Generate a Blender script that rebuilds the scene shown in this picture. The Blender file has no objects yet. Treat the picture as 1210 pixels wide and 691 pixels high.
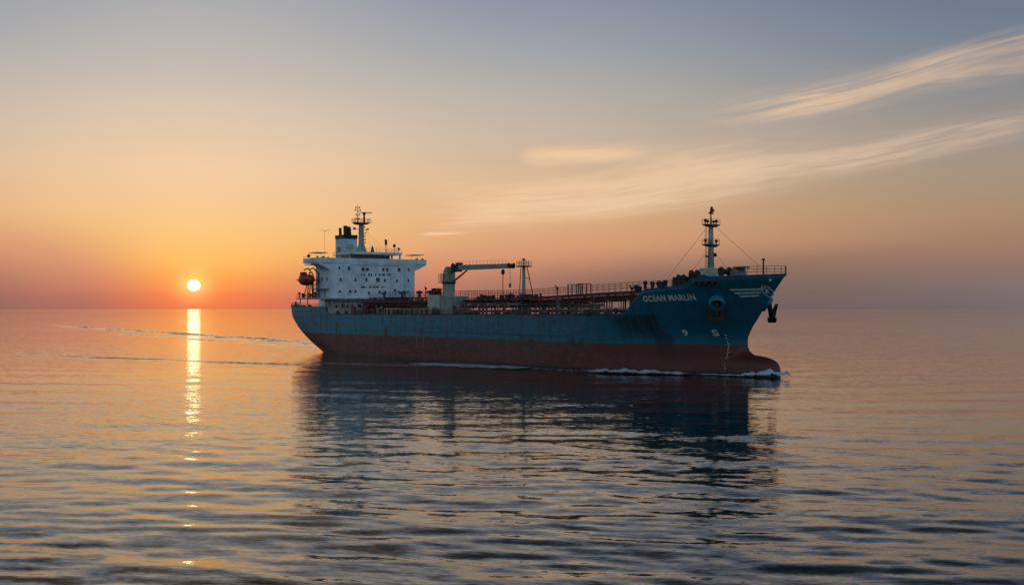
import bpy, bmesh, math, random
import numpy as np
from mathutils import Vector, Matrix

random.seed(7)
np.random.seed(7)
SC = bpy.context.scene
COL = SC.collection
R = math.radians

# ------------------------------------------------------------------ camera
CAM_H = 12.0
FPX = 1500.0                                   # focal length in pixels of a 1210 px wide frame
cam_d = bpy.data.cameras.new('camera')
cam = bpy.data.objects.new('camera', cam_d)
COL.objects.link(cam)
cam.location = (0, 0, CAM_H)
cam.rotation_euler = (R(90), 0, 0)
cam_d.sensor_width = 36
cam_d.lens = FPX / 1210 * 36
cam_d.shift_y = 19.5 / 1210
cam_d.clip_start = 1
cam_d.clip_end = 120000
SC.camera = cam

# ------------------------------------------------------------------ node helper
class S:
    """a shader socket with arithmetic"""
    def __init__(s, nt, sock): s.nt, s.k = nt, sock
    def _m(s, op, *a, clamp=False):
        n = s.nt.nodes.new('ShaderNodeMath'); n.operation = op; n.use_clamp = clamp
        for i, x in enumerate((s,) + a):
            if isinstance(x, S): s.nt.links.new(x.k, n.inputs[i])
            else: n.inputs[i].default_value = x
        return S(s.nt, n.outputs[0])
    def __add__(s, o): return s._m('ADD', o)
    __radd__ = __add__
    def __mul__(s, o): return s._m('MULTIPLY', o)
    __rmul__ = __mul__
    def __sub__(s, o): return s._m('SUBTRACT', o)
    def __rsub__(s, o): return s * -1.0 + o
    def __truediv__(s, o): return s._m('DIVIDE', o)
    def __pow__(s, o): return s._m('POWER', o)
    def abs(s): return s._m('ABSOLUTE')
    def sqrt(s): return s._m('SQRT')
    def max(s, o): return s._m('MAXIMUM', o)
    def min(s, o): return s._m('MINIMUM', o)
    def clamp(s): return s._m('ADD', 0.0, clamp=True)
    def exp(s): return s._m('EXPONENT')
    def step(s, lo, hi, t0=0.0, t1=1.0, smooth=True):
        n = s.nt.nodes.new('ShaderNodeMapRange')
        n.interpolation_type = 'SMOOTHSTEP' if smooth else 'LINEAR'
        n.clamp = True
        s.nt.links.new(s.k, n.inputs[0])
        for i, v in enumerate((lo, hi, t0, t1)): n.inputs[1 + i].default_value = v
        return S(s.nt, n.outputs[0])

def lin(c):
    return tuple(((x / 255) / 12.92 if x / 255 <= .04045 else ((x / 255 + .055) / 1.055) ** 2.4) for x in c)

def ramp(nt, fac, stops, interp='LINEAR'):
    n = nt.nodes.new('ShaderNodeValToRGB')
    nt.links.new(fac.k, n.inputs[0])
    cr = n.color_ramp
    cr.interpolation = interp
    while len(cr.elements) > 1: cr.elements.remove(cr.elements[-1])
    cr.elements[0].position = stops[0][0]
    cr.elements[0].color = (*stops[0][1], 1)
    for p, c in stops[1:]:
        e = cr.elements.new(p); e.color = (*c, 1)
    return n.outputs[0]

def mixc(nt, fac, a, b, mode='MIX'):
    n = nt.nodes.new('ShaderNodeMix'); n.data_type = 'RGBA'; n.blend_type = mode
    n.clamp_factor = True
    for i, x in ((0, fac), (6, a), (7, b)):
        if isinstance(x, S): nt.links.new(x.k, n.inputs[i])
        elif isinstance(x, bpy.types.NodeSocket): nt.links.new(x, n.inputs[i])
        elif i == 0: n.inputs[0].default_value = x
        else: n.inputs[i].default_value = (*x, 1)
    return n.outputs[2]

def combine(nt, x, y, z):
    n = nt.nodes.new('ShaderNodeCombineXYZ')
    for i, v in enumerate((x, y, z)):
        if isinstance(v, S): nt.links.new(v.k, n.inputs[i])
        else: n.inputs[i].default_value = v
    return n.outputs[0]

def noise(nt, vec, scale, detail=3, rough=.5, dist=0.0):
    n = nt.nodes.new('ShaderNodeTexNoise')
    nt.links.new(vec, n.inputs['Vector'])
    n.inputs['Scale'].default_value = scale
    n.inputs['Detail'].default_value = detail
    n.inputs['Roughness'].default_value = rough
    n.inputs['Distortion'].default_value = dist
    return S(nt, n.outputs[0]), n.outputs[1]

def xyz(nt, sock):
    n = nt.nodes.new('ShaderNodeSeparateXYZ')
    nt.links.new(sock, n.inputs[0])
    return [S(nt, o) for o in n.outputs]

# ------------------------------------------------------------------ sky, sun, exposure
SUN_AZ = math.degrees(math.atan2(229 - 605, FPX))   # east of the view axis
SUN_EL = math.degrees(math.atan2(27, FPX))

def make_world():
    w = bpy.data.worlds.new('World'); SC.world = w
    w.use_nodes = True
    nt = w.node_tree; nt.nodes.clear()
    out = nt.nodes.new('ShaderNodeOutputWorld')
    bg = nt.nodes.new('ShaderNodeBackground')
    bg.inputs[1].default_value = 1.0
    nt.links.new(bg.outputs[0], out.inputs[0])
    tc = nt.nodes.new('ShaderNodeTexCoord')
    x, y, z = xyz(nt, tc.outputs['Generated'])
    el = z.min(.9999).max(-.9999)._m('ARCSINE') * (180 / math.pi)
    az = x._m('ARCTAN2', y) * (180 / math.pi)
    e = el.abs()
    p = (e / 90.0).sqrt()
    def P(d): return math.sqrt(d / 90)
    def px(yy): return math.degrees(math.atan2(365 - yy, FPX))
    def st(rows, high): return [(P(max(0.0, px(yy))), lin(c)) for yy, c in rows] + [(P(d), lin(c)) for d, c in high]
    hi = [(17.5, (82, 93, 100)), (24, (50, 60, 66)), (45, (46, 58, 66)), (90, (44, 56, 74))]
    hi_s = [(17.5, (150, 132, 114)), (24, (84, 80, 76)), (45, (52, 60, 66)), (90, (44, 56, 74))]
    hi2 = [(17.5, (60, 74, 84)), (24, (40, 52, 60)), (45, (44, 56, 66)), (90, (44, 56, 74))]
    sun_r = ramp(nt, p, st([(365, (222, 112, 84)), (350, (240, 126, 74)), (330, (250, 158, 80)), (310, (250, 186, 98)), (270, (246, 198, 132)),
                            (200, (238, 203, 166)), (130, (214, 195, 175)), (95, (196, 187, 178)), (0, (168, 170, 174))], hi_s))
    mid_r = ramp(nt, p, st([(365, (168, 108, 97)), (352, (186, 114, 99)), (335, (204, 132, 106)), (300, (218, 156, 116)), (260, (222, 172, 128)),
                            (210, (214, 182, 148)), (160, (202, 183, 164)), (110, (184, 178, 170)), (55, (160, 164, 170)), (0, (142, 148, 166))], hi))
    rig_r = ramp(nt, p, st([(365, (112, 94, 94)), (345, (120, 99, 93)), (325, (136, 108, 97)), (300, (160, 122, 103)), (260, (170, 138, 110)),
                            (215, (165, 145, 124)), (170, (155, 146, 138)), (110, (133, 136, 142)), (55, (115, 126, 143)), (0, (103, 117, 138))], hi2))
    ant_r = ramp(nt, p, [(0, lin((124, 134, 146))), (P(4), lin((152, 158, 168))), (P(9), lin((160, 178, 190))), (P(20), lin((152, 178, 196))),
                         (P(40), lin((130, 156, 178))), (P(70), lin((70, 88, 108))), (P(90), lin((44, 56, 74)))])
    d = az - SUN_AZ
    d = d - (d / 360.0 + .5)._m('FLOOR') * 360.0
    d = (d * el.abs().step(.8, 3.2, 1.75, 1.0)).max(d * el.abs().step(1.0, 4.5, -2.9, -1.15))
    c = mixc(nt, d.step(0, 15), sun_r, mid_r)
    c = mixc(nt, d.step(11, 37), c, rig_r)
    c = mixc(nt, d.step(38, 120), c, ant_r)
    # aureole and disc of the sun
    sx, sy, sz = (math.sin(R(SUN_AZ)) * math.cos(R(SUN_EL)), math.cos(R(SUN_AZ)) * math.cos(R(SUN_EL)), math.sin(R(SUN_EL)))
    dx, dy, dz = x - sx, y - sy, (z - sz) * 1.18      # flattened by refraction
    ang = (dx * dx + dy * dy + dz * dz).sqrt() * (180 / math.pi)
    g1 = (ang * ang * (-1 / (2 * .48 ** 2))).exp()
    g2 = (ang * ang * (-1 / (2 * 1.7 ** 2))).exp()
    c = mixc(nt, 1.0, c, mixc(nt, g1, (0, 0, 0), (.50, .34, .12)), 'ADD')
    c = mixc(nt, 1.0, c, mixc(nt, g2, (0, 0, 0), (.10, .035, .0)), 'ADD')
    disc = ang.step(.315, .16)
    # cirrus streaks, laid out in azimuth / elevation of the sky
    def band(px0, px1, thick, feather0=.25, feather1=.25, sc=(9., .9), seed=0., lo=.42, hi=.72):
        a0, a1 = [math.degrees(math.atan2(q[0] - 605, FPX)) for q in (px0, px1)]
        e0, e1 = [px(q[1]) for q in (px0, px1)]
        L = math.hypot(a1 - a0, e1 - e0); ux, uy = (a1 - a0) / L, (e1 - e0) / L
        s = (az - a0) * ux + (el - e0) * uy
        t = (el - e0) * ux - (az - a0) * uy
        wob, _ = noise(nt, combine(nt, s * .07, t * .25, seed), 1.0, 1)
        t2 = t + (wob - .5) * thick * 1.3
        den, _ = noise(nt, combine(nt, s * .22, t * .7, seed + 31), 1.0, 3, .55)
        sn = s / L
        m = sn.step(0, feather0) * sn.step(1, 1 - feather1) * t2.abs().step(thick, 0)
        n, _ = noise(nt, combine(nt, s * (1 / sc[0] * 3), t2 * (1 / sc[1] * 3), seed + 5), 1.0, 4, .5, .25)
        n2, _ = noise(nt, combine(nt, s * .55 + t * .5, t2 * (9 / sc[1]), seed + 9), 1.0, 3, .6)
        return (m * (n * .75 + n2 * .25).step(lo, hi) * den.step(.30, .60, .40, 1.3)).clamp()
    k = 1 / 26.2    # degrees per photo pixel
    bands = [band((490, 256), (1040, 190), 46 * k, .12, .4, (15, 1.0), 1.3, .26, .66),
             band((520, 250), (900, 200), 26 * k, .15, .5, (12, .7), 2.1, .3, .66),
             band((606, 184), (820, 179), 15 * k, .15, .5, (10, .8), 4.7, .12, .5),
             band((700, 232), (1330, 150), 26 * k, .3, .2, (14, .8), 8.2, .28, .62) * .9,
             band((810, 156), (1330, 58), 30 * k, .3, .1, (14, .8), 11.4, .26, .66),
             band((880, 135), (1330, 70), 40 * k, .4, .1, (12, 1.4), 17.4, .3, .9) * .55,
             band((960, 120), (1330, 90), 14 * k, .3, .1, (8, .7), 21.4, .35, .75) * .8,
             band((640, 225), (1180, 165), 46 * k, .4, .4, (14, 2.2), 14.2, .3, .9) * .45,
             band((490, 277), (560, 275), 3.0 * k, .3, .4, (6, .6), 3.2, .2, .6)]
    cl = bands[0]
    for b in bands[1:]: cl = cl + b - cl * b
    cloud_c = ramp(nt, d.step(10, 38, smooth=False), [(0, lin((242, 200, 158))), (.5, lin((226, 194, 162))), (1, lin((186, 164, 150)))])
    c = mixc(nt, cl * 1.0, c, cloud_c)
    # the physical dusk sky under it
    sky = nt.nodes.new('ShaderNodeTexSky'); sky.sky_type = 'NISHITA'; sky.sun_disc = False
    sky.sun_elevation = R(SUN_EL); sky.sun_rotation = R(SUN_AZ); sky.air_density = 1.2; sky.dust_density = 2.0
    sk = mixc(nt, 1.0, sky.outputs[0], (.003, .003, .003), 'MULTIPLY')
    c = mixc(nt, 1.0, c, sk, 'ADD')
    c = mixc(nt, disc, c, (6.0, 5.5, 4.4))
    nt.links.new(c, bg.inputs[0])
make_world()

sun_d = bpy.data.lights.new('sun', 'SUN')
sun_d.energy = 0.004
sun_d.color = (1.0, .60, .26)
sun_d.angle = R(.6)
sun = bpy.data.objects.new('sun', sun_d); COL.objects.link(sun)
sdir = Vector((math.sin(R(SUN_AZ)) * math.cos(R(SUN_EL)), math.cos(R(SUN_AZ)) * math.cos(R(SUN_EL)), math.sin(R(SUN_EL))))
sun.rotation_euler = sdir.to_track_quat('Z', 'Y').to_euler()
sun.location = sdir * 3000

SC.view_settings.view_transform = 'Standard'
SC.view_settings.look = 'None'
SC.view_settings.exposure = 0
SC.view_settings.gamma = 1
SC.view_settings.use_curve_mapping = False
SC.render.engine = 'CYCLES'
SC.cycles.use_denoising = True
SC.cycles.max_bounces = 6
SC.cycles.sample_clamp_indirect = 1.75
SC.cycles.sample_clamp_direct = 2.8

# ------------------------------------------------------------------ materials
def mat(name):
    m = bpy.data.materials.new(name); m.use_nodes = True
    nt = m.node_tree
    b = nt.nodes['Principled BSDF']
    return m, nt, b

def paint(name, col, rough=.55, rust=0.0, dirt=.25, scale=.6, metal=0.0, rustc=(.10, .035, .015)):
    m, nt, b = mat(name)
    tc = nt.nodes.new('ShaderNodeTexCoord')
    o = tc.outputs['Object']
    x, y, z = xyz(nt, o)
    n1, _ = noise(nt, o, scale, 5, .6)
    dk = tuple(c * (1 - dirt) for c in col)
    c = mixc(nt, n1.step(.35, .7), col, dk)
    # vertical runs of dirt and rust
    n2, _ = noise(nt, combine(nt, x * 2.2, y * 2.2, z * .18), 1.0, 4, .6)
    c = mixc(nt, n2.step(.52, .75) * dirt, c, tuple(q * .35 for q in col))
    if rust > 0:
        n3, _ = noise(nt, combine(nt, x * 1.4 + 7, y * 1.4, z * .35), 1.0, 6, .65)
        c = mixc(nt, n3.step(.72 - .3 * rust, .80 - .12 * rust) * .85, c, rustc)
    nt.links.new(c, b.inputs['Base Color'])
    b.inputs['Metallic'].default_value = metal
    r = n1.step(.3, .7, rough - .1, min(1, rough + .12))
    nt.links.new(r.k, b.inputs['Roughness'])
    return m

M = dict(
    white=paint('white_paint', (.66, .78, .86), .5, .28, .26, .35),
    offwhite=paint('weathered_white_paint', (.48, .49, .47), .6, .38, .35, .5),  # weathered greyish white, its own colour
    mast=paint('grey_green_mast_paint', (.36, .40, .37), .55, .2, .25, 1.0),
    cream=paint('cream_paint', (.52, .49, .40), .55, .22, .25, .8),
    crane=paint('crane_paint', (.29, .31, .26), .5, .25, .3, .6),
    deck=paint('red_oxide_deck_paint', (.13, .035, .025), .7, .3, .4, .5),
    pipe=paint('red_oxide_pipe_paint', (.15, .035, .027), .55, .25, .35, 1.2),
    pipegrey=paint('grey_pipe_paint', (.22, .20, .19), .5, .4, .35, 1.2),
    dark=paint('dark_machinery_paint', (.030, .028, .030), .6, .15, .3, 1.5),
    black=paint('black_paint', (.014, .014, .016), .5, .0, .2, 1.5),
    rust=paint('rusty_iron', (.075, .030, .018), .8, .5, .4, 1.5),
    anchor=paint('anchor_iron', (.035, .018, .013), .8, .3, .4, 1.5),
    rail=paint('galvanised_rail', (.24, .225, .20), .55, .4, .3, 2.0),
    railred=paint('red_rail', (.16, .05, .04), .55, .25, .25, 2.0),
    orange=paint('orange_red_lifeboat_plastic', (.40, .048, .020), .4, .0, .25, .8),
    redmark=paint('red_paint', (.55, .05, .03), .5, .0, .2, .8),
    pocketlit=paint('lit_blue_pocket', (.02, .20, .29), .5, .3, .3, .6),  # blue lightened to paint in the light caught inside the pocket
    letter=paint('white_lettering', (.62, .64, .60), .6, .10, .3, 1.4),
    wire=paint('steel_wire', (.10, .09, .08), .5, .0, .2, 2.0),
)
def glass_mat():
    m, nt, b = mat('dark_window_glass')
    b.inputs['Base Color'].default_value = (.012, .016, .022, 1)
    b.inputs['Roughness'].default_value = .08
    return m
M['glass'] = glass_mat()

# ------------------------------------------------------------------ the ship's frame
TH = math.atan(968 / FPX)
UX, UY = math.sin(TH), -math.cos(TH)
VX, VY = math.cos(TH), math.sin(TH)
OX, OY = 16.2 * VX - 30 * UX, 264.3 + 16.2 * VY - 30 * UY
def on_v(px, py, v):
    a = (px - 605) / FPX
    Z = (v + OX * VX + OY * VY) / (a * VX + VY)
    return (a * Z - OX) * UX + (Z - OY) * UY, CAM_H + (365 - py) / FPX * Z
def to_world(u, v):
    return OX + u * UX + v * VX, OY + u * UY + v * VY

def tag(o, label=None, cat=None, group=None, kind=None):
    if label: o['label'] = label
    if cat: o['category'] = cat
    if group: o['group'] = group
    if kind: o['kind'] = kind
    return o

ship = bpy.data.objects.new('tanker_ship', None); COL.objects.link(ship)
ship.location = (OX, OY, 0)
ship.rotation_euler = (0, 0, math.atan2(UY, UX))
tag(ship, 'blue and red oil tanker with white bridge house steaming on the calm sunset sea', 'ship')

class MB:
    """collects boxes, tubes and polygons; builds ONE mesh object"""
    def __init__(s): s.v, s.f = [], []
    def add(s, vs, fs):
        k = len(s.v); s.v += [tuple(p) for p in vs]; s.f += [tuple(i + k for i in f) for f in fs]; return s
    def box(s, x0, x1, y0, y1, z0, z1):
        return s.add([(x0, y0, z0), (x1, y0, z0), (x1, y1, z0), (x0, y1, z0), (x0, y0, z1), (x1, y0, z1), (x1, y1, z1), (x0, y1, z1)],
                     [(3, 2, 1, 0), (4, 5, 6, 7), (0, 1, 5, 4), (1, 2, 6, 5), (2, 3, 7, 6), (3, 0, 4, 7)])
    def cbox(s, c, d): return s.box(c[0] - d[0] / 2, c[0] + d[0] / 2, c[1] - d[1] / 2, c[1] + d[1] / 2, c[2] - d[2] / 2, c[2] + d[2] / 2)
    def tube(s, a, b, r, r2=None, n=8, cap=True):
        a, b = Vector(a), Vector(b); r2 = r if r2 is None else r2
        d = (b - a)
        if d.length < 1e-6: return s
        d.normalize()
        q = d.orthogonal().normalized(); w = d.cross(q)
        vs, fs = [], []
        for i in range(n):
            t = 2 * math.pi * i / n
            o = q * math.cos(t) + w * math.sin(t)
            vs.append(a + o * r); vs.append(b + o * r2)
        for i in range(n):
            j = (i + 1) % n
            fs.append((2 * i, 2 * j, 2 * j + 1, 2 * i + 1))
        if cap:
            fs.append(tuple(2 * i for i in reversed(range(n)))); fs.append(tuple(2 * i + 1 for i in range(n)))
        return s.add(vs, fs)
    def path(s, pts, r, n=6):
        for a, b in zip(pts, pts[1:]): s.tube(a, b, r, n=n)
        return s
    def lathe(s, c, prof, axis=(0, 0, 1), n=16):
        ax = Vector(axis).normalized(); q = ax.orthogonal().normalized(); w = ax.cross(q); c = Vector(c)
        vs, fs = [], []
        for r, h in prof:
            for i in range(n):
                t = 2 * math.pi * i / n
                vs.append(c + ax * h + (q * math.cos(t) + w * math.sin(t)) * r)
        m = len(prof)
        for k in range(m - 1):
            for i in range(n):
                j = (i + 1) % n
                fs.append((k * n + i, k * n + j, (k + 1) * n + j, (k + 1) * n + i))
        fs.append(tuple(reversed(range(n)))); fs.append(tuple((m - 1) * n + i for i in range(n)))
        return s.add(vs, fs)
    def prism(s, poly, axis, lo, hi):
        """poly: 2-D outline in the two other axes (cyclic order x,y,z without axis)"""
        def pt(a, b, c):
            return {'x': (c, a, b), 'y': (a, c, b), 'z': (a, b, c)}[axis]
        n = len(poly)
        vs = [pt(a, b, lo) for a, b in poly] + [pt(a, b, hi) for a, b in poly]
        fs = [tuple(range(n)), tuple(reversed(range(n, 2 * n)))] + [(i, i + n, (i + 1) % n + n, (i + 1) % n) for i in range(n)]
        return s.add(vs, fs)
    def build(s, name, m, parent=None, bevel=0.0, smooth=False):
        me = bpy.data.meshes.new(name); me.from_pydata(s.v, [], s.f)
        bm = bmesh.new(); bm.from_mesh(me); bmesh.ops.recalc_face_normals(bm, faces=bm.faces); bm.to_mesh(me); bm.free()
        o = bpy.data.objects.new(name, me); COL.objects.link(o)
        me.materials.append(m)
        if smooth:
            for p in me.polygons: p.use_smooth = True
        if parent: o.parent = parent
        if bevel > 0:
            b = o.modifiers.new('bevel', 'BEVEL'); b.width = bevel; b.segments = 2; b.limit_method = 'ANGLE'
        return o

def railing(mb, pts, h=1.1, step=1.5, r=.035, rails=3):
    """posts and rails along a polyline at deck level"""
    for a, b in zip(pts, pts[1:]):
        a, b = Vector(a), Vector(b); L = (b - a).length; n = max(1, round(L / step))
        for i in range(n + 1):
            p = a.lerp(b, i / n); mb.tube(p, p + Vector((0, 0, h)), r * 1.15, n=5)
        for k in range(rails):
            o = Vector((0, 0, h * (k + 1) / rails)); mb.tube(a + o, b + o, r, n=5)
    return mb

# ------------------------------------------------------------------ hull form
HB = 16.2
STEM = [(-3, 83.0), (3.4, 83.0), (5.8, 83.08), (7.1, 83.32), (8.8, 84.4), (10.2, 85.7), (11.8, 87.0), (13.4, 88.4), (15.0, 89.8), (16.6, 91.3), (18.1, 92.8)]
AFT = [(-3, -80), (0, -83.0), (1.2, -85.5), (2.4, -88.5), (4.0, -91.5), (5.6, -94.2), (7.1, -96.0), (9.3, -97.6), (11.2, -98.4), (12.8, -98.8)]
def _i(tab, w): return np.interp(w, [t[0] for t in tab], [t[1] for t in tab])
def bulb_end(w):
    t = np.clip(np.abs((w - .4) / 3.42), 0, 1)
    return 81.0 + 9.9 * (1 - t ** 3.8) ** .36
FIL = [(3.3, 83.0), (3.6, 85.2), (3.85, 84.7), (4.15, 84.1), (4.6, 83.5), (5.2, 83.15), (5.8, 83.08)]
def stem_end(w): return np.maximum(np.maximum(_i(STEM, w), np.where((w > 3.3) & (w < 5.8), _i(FIL, w), 0)), np.where(w < 3.82, bulb_end(w), 0))
def half(u, w):
    u = np.asarray(u, float); w = np.asarray(w, float)
    k = np.clip((w - 3) / 14, 0, 1)
    u0 = 55 + 5 * k; us = _i(STEM, w)
    t = np.clip((u - u0) / (us - u0), 0, 1)
    p = 2.35 - .25 * k; q = .62 - .02 * k
    bf = HB * (1 - t ** p) ** q
    bs = np.maximum(us - u, 0) * (.86 + .10 * k) + 1e-6        # entrance angle at the stem
    bf = (np.maximum(bf, 1e-6) ** -4.0 + bs ** -4.0) ** -.25
    ua = _i(AFT, w); ka = np.clip(w / 10, 0, 1)
    u1 = -46 - 12 * ka
    ta = np.clip((u1 - u) / (u1 - ua), 0, 1)
    pa = 2.6 + 2.4 * ka; qa = .50 - .17 * ka
    ba = HB * (1 - ta ** pa) ** qa
    b = np.minimum(bf, ba)
    # bulb
    e = bulb_end(w)
    tb = np.clip((u - 74) / (e - 74), 0, 1)
    hb = 2.9 * np.clip(1 - np.abs((w - .4) / 3.5) ** 3.0, 0, 1) ** .45 * np.clip(1 - tb ** 4.0, 0, 1) ** .5
    hb = np.where((u > 74) & (w < 3.9), hb, 0)
    fe = _i(FIL, w)
    fb = np.where((w > 3.5) & (w < 5.8), np.clip((fe - u) * .55, 0, 1.6 - .28 * (w - 3.5)), 0) * np.clip((u - 79) / 4, 0, 1) * np.clip((w - 3.4) / .35, 0, 1)
    b = np.where(fb > 0, (b ** 3 + fb ** 3) ** (1 / 3), b)
    return np.maximum(b, hb)

def top_w(u):
    """height of the hull's upper edge"""
    xs = [-99, -62.2, -61.2, 0, 64.8, 66.0, 69.0, 70.6, 72.5, 78.2, 79.5, 81.0, 92.8]
    ws = [12.75, 12.7, 10.6, 10.75, 11.1, 11.6, 14.6, 15.5, 15.65, 16.1, 17.2, 17.55, 18.0]
    return float(np.interp(u, xs, ws))

def build_hull():
    wl = [-2, -1, -.3, .3, .9, 1.5, 2.0, 2.5, 2.9, 3.2, 3.45, 3.62, 3.74, 3.81, 3.9, 4.1, 4.5, 5.0, 5.5, 6.2, 7, 8, 9, 10]
    topn = 8
    # column parameters
    aft = [('a', t) for t in (1 - np.linspace(0, 1, 34) ** 2)]          # 1 = stern end
    mid = [('m', u) for u in np.linspace(-45.9, 54.9, 46)]
    mark = [(u - 55) / (stem_end(15.) - 55) for u in (64.8, 66, 67, 68, 69, 70.6, 72.5, 78.2, 78.9, 79.5, 81.0)]
    fw = sorted(set([round(float(t), 5) for t in list(1 - np.linspace(1, 0, 46) ** 2.2) + mark]))
    cols = aft + mid + [('f', t) for t in fw]
    def u_at(c, w):
        if c[0] == 'm': return c[1]
        if c[0] == 'a': return -46 - (-46 - float(_i(AFT, w))) * c[1]
        return 55 + (float(stem_end(w)) - 55) * c[1]
    nr = len(wl) + topn
    grid = []
    for c in cols:
        tw = 15.0 if c[0] == 'f' else 11.5
        for _ in range(12): tw = .4 * tw + .6 * top_w(u_at(c, tw))
        ws = wl + [10 + (tw - 10) * (k + 1) / topn for k in range(topn)]
        grid.append([(u_at(c, w), w) for w in ws])
    vs, fs = [], []
    nc = len(cols)
    for side in (-1, 1):
        k = len(vs)
        for col in grid:
            for (u, w) in col:
                b = float(half(u, w))
                vs.append((u, side * b, w))
        for i in range(nc - 1):
            for j in range(nr - 1):
                a = k + i * nr + j
                q = (a, a + nr, a + nr + 1, a + 1)
                fs.append(q if side > 0 else q[::-1])
    # transom is closed where both sides meet
    me = bpy.data.meshes.new('hull'); me.from_pydata(vs, [], fs)
    bm = bmesh.new(); bm.from_mesh(me)
    bmesh.ops.remove_doubles(bm, verts=bm.verts, dist=.004)
    bmesh.ops.recalc_face_normals(bm, faces=bm.faces)
    bm.to_mesh(me); bm.free()
    for p in me.polygons: p.use_smooth = True
    o = bpy.data.objects.new('hull', me); COL.objects.link(o); o.parent = ship
    sm = o.modifiers.new('shell', 'SOLIDIFY'); sm.thickness = .16; sm.offset = -1
    return o

def hull_mat():
    m, nt, b = mat('ship_hull_paint')
    tc = nt.nodes.new('ShaderNodeTexCoord'); o = tc.outputs['Object']
    u, v, w = xyz(nt, o)
    blue = lin((0, 92, 112)); blue2 = lin((20, 122, 142))
    red = lin((88, 32, 27)); red2 = lin((102, 44, 36))
    big, _ = noise(nt, combine(nt, u * .05, v * .0, w * .10), 1.0, 4, .6)
    fine, _ = noise(nt, combine(nt, u * .9, v * .3, w * 1.2), 1.0, 6, .65)
    run, _ = noise(nt, combine(nt, u * 1.1, v * .1, w * .06), 1.0, 5, .6)
    aft_lit = u.step(62, -40, .05, .9)                    # paler aft, darker forward: the fall of light painted into the blue
    cb = mixc(nt, (aft_lit + (big - .5) * .8).clamp(), blue, blue2)
    cb = mixc(nt, run.step(.46, .68) * .5, cb, tuple(c * .45 for c in blue))
    cb = mixc(nt, fine.step(.62, .8) * .35, cb, lin((110, 130, 138)))
    # plate strakes: slight tonal change from plate to plate
    pl = nt.nodes.new('ShaderNodeTexBrick')
    nt.links.new(combine(nt, u, w, 0.0), pl.inputs['Vector'])
    pl.inputs['Scale'].default_value = 1; pl.inputs['Brick Width'].default_value = 12; pl.inputs['Row Height'].default_value = 2.6
    pl.inputs['Mortar Size'].default_value = .05; pl.inputs['Color1'].default_value = (1, 1, 1, 1); pl.inputs['Color2'].default_value = (.80, .82, .84, 1)
    pl.inputs['Mortar'].default_value = (.58, .60, .62, 1)
    cb = mixc(nt, .8, cb, pl.outputs[0], 'MULTIPLY')
    cr = mixc(nt, big.step(.35, .65), red, red2)
    cr = mixc(nt, run.step(.48, .7) * .45, cr, lin((52, 32, 30)))
    cr = mixc(nt, fine.step(.58, .8) * .35, cr, lin((140, 92, 78)))
    cr = mixc(nt, .5, cr, pl.outputs[0], 'MULTIPLY')
    edge = w + (fine - .5) * .18
    line = edge.step(5.45, 5.58)
    c = mixc(nt, line, cr, cb)
    # grime just under the paint line, a near-black band just above the water
    ln, _ = noise(nt, combine(nt, u * .35, 0.0, w * .3), 1.0, 4)
    c = mixc(nt, w.step(4.3, 5.2) * w.step(5.56, 5.44) * ln.step(.35, .65) * .55, c, lin((66, 50, 44)))
    c = mixc(nt, (w + (fine - .5) * .7).step(1.0, .45) * .9, c, lin((22, 14, 13)))
    # rust runs below scuppers, fenders and chocks
    sp, _ = noise(nt, combine(nt, u * 1.6, 0.0, w * .16), 1.0, 6, .7)
    rag, _ = noise(nt, combine(nt, u * 1.1, 0.0, w * .9), 1.0, 5, .65)
    hair, _ = noise(nt, combine(nt, u * 5.0, 0.0, w * .08), 1.0, 5, .75)
    def streak(u0, hw, zt, zb, col, k=1.0):
        nonlocal c
        wz = w + (rag - .5) * 1.6
        mk = (u - u0 + (rag - .5) * hw * 1.2).abs().step(hw * 1.25, 0) * wz.step(zt + .3, zt - .5) * wz.step(zb - .3, zb + (zt - zb) * .9)
        mk = (mk * (sp - .12) * 4.0).clamp() * hair.step(.36, .6, .35, 1.0) * v.step(2, -2) * k
        c = mixc(nt, mk, c, col)
    rb, dk, gr = lin((54, 34, 20)), lin((26, 24, 24)), lin((20, 34, 30))
    for px_, py, hw, zb, col, k in ((398, 379, .7, 3.0, rb, 1), (386, 365, .5, 3, rb, .7), (456, 386, .8, 1.5, rb, 1), (452, 372, .35, 6, rb, .8), (497, 388, .5, 3, rb, .8), (492, 395, .3, 1.2, lin((140, 96, 86)), .6), (500, 395, .3, 1.2, lin((140, 96, 86)), .6),
                                    (616, 397, .9, 3.0, gr, .9), (627, 397, 1.0, .8, dk, .95), (618, 399, 1.6, .5, lin((70, 52, 40)), .6), (673, 399, .8, 4.4, dk, .9), (684, 400, .7, 4.6, dk, .8), (676, 399, .35, 1, dk, .7),
                                    (654, 377, .4, 8.4, dk, .8), (757, 394, 1.1, .8, dk, .95), (745, 372, 3.5, 5.5, gr, .75), (730, 373, 2.6, 5.9, gr, .75), (752, 373, 1.6, 3.6, lin((30, 34, 32)), .7), (720, 375, 1.2, 8, gr, .6)):
        uu, ww = on_v(px_, py, -HB if px_ < 740 else -15.2)
        streak(uu, hw * (1.5 if hw < 1.3 else 1.0), ww, zb, col, k)
    sc_, _ = noise(nt, combine(nt, u * .55, 0.0, w * .02), 1.0, 2, .5)
    sc2, _ = noise(nt, combine(nt, u * 3.0, 0.0, w * .10), 1.0, 4, .7)
    c = mixc(nt, sc_.step(.56, .66) * sc2.step(.42, .62) * w.step(2.0, 9.5, .3, 1) * .75, c, lin((78, 46, 30)))
    c = mixc(nt, sc2.step(.56, .74) * fine.step(.5, .62) * w.step(5.2, 6.0) * .35, c, lin((60, 70, 74)))
    nt.links.new(c, b.inputs['Base Color'])
    nt.links.new(fine.step(.3, .7, .38, .58).k, b.inputs['Roughness'])
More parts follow.
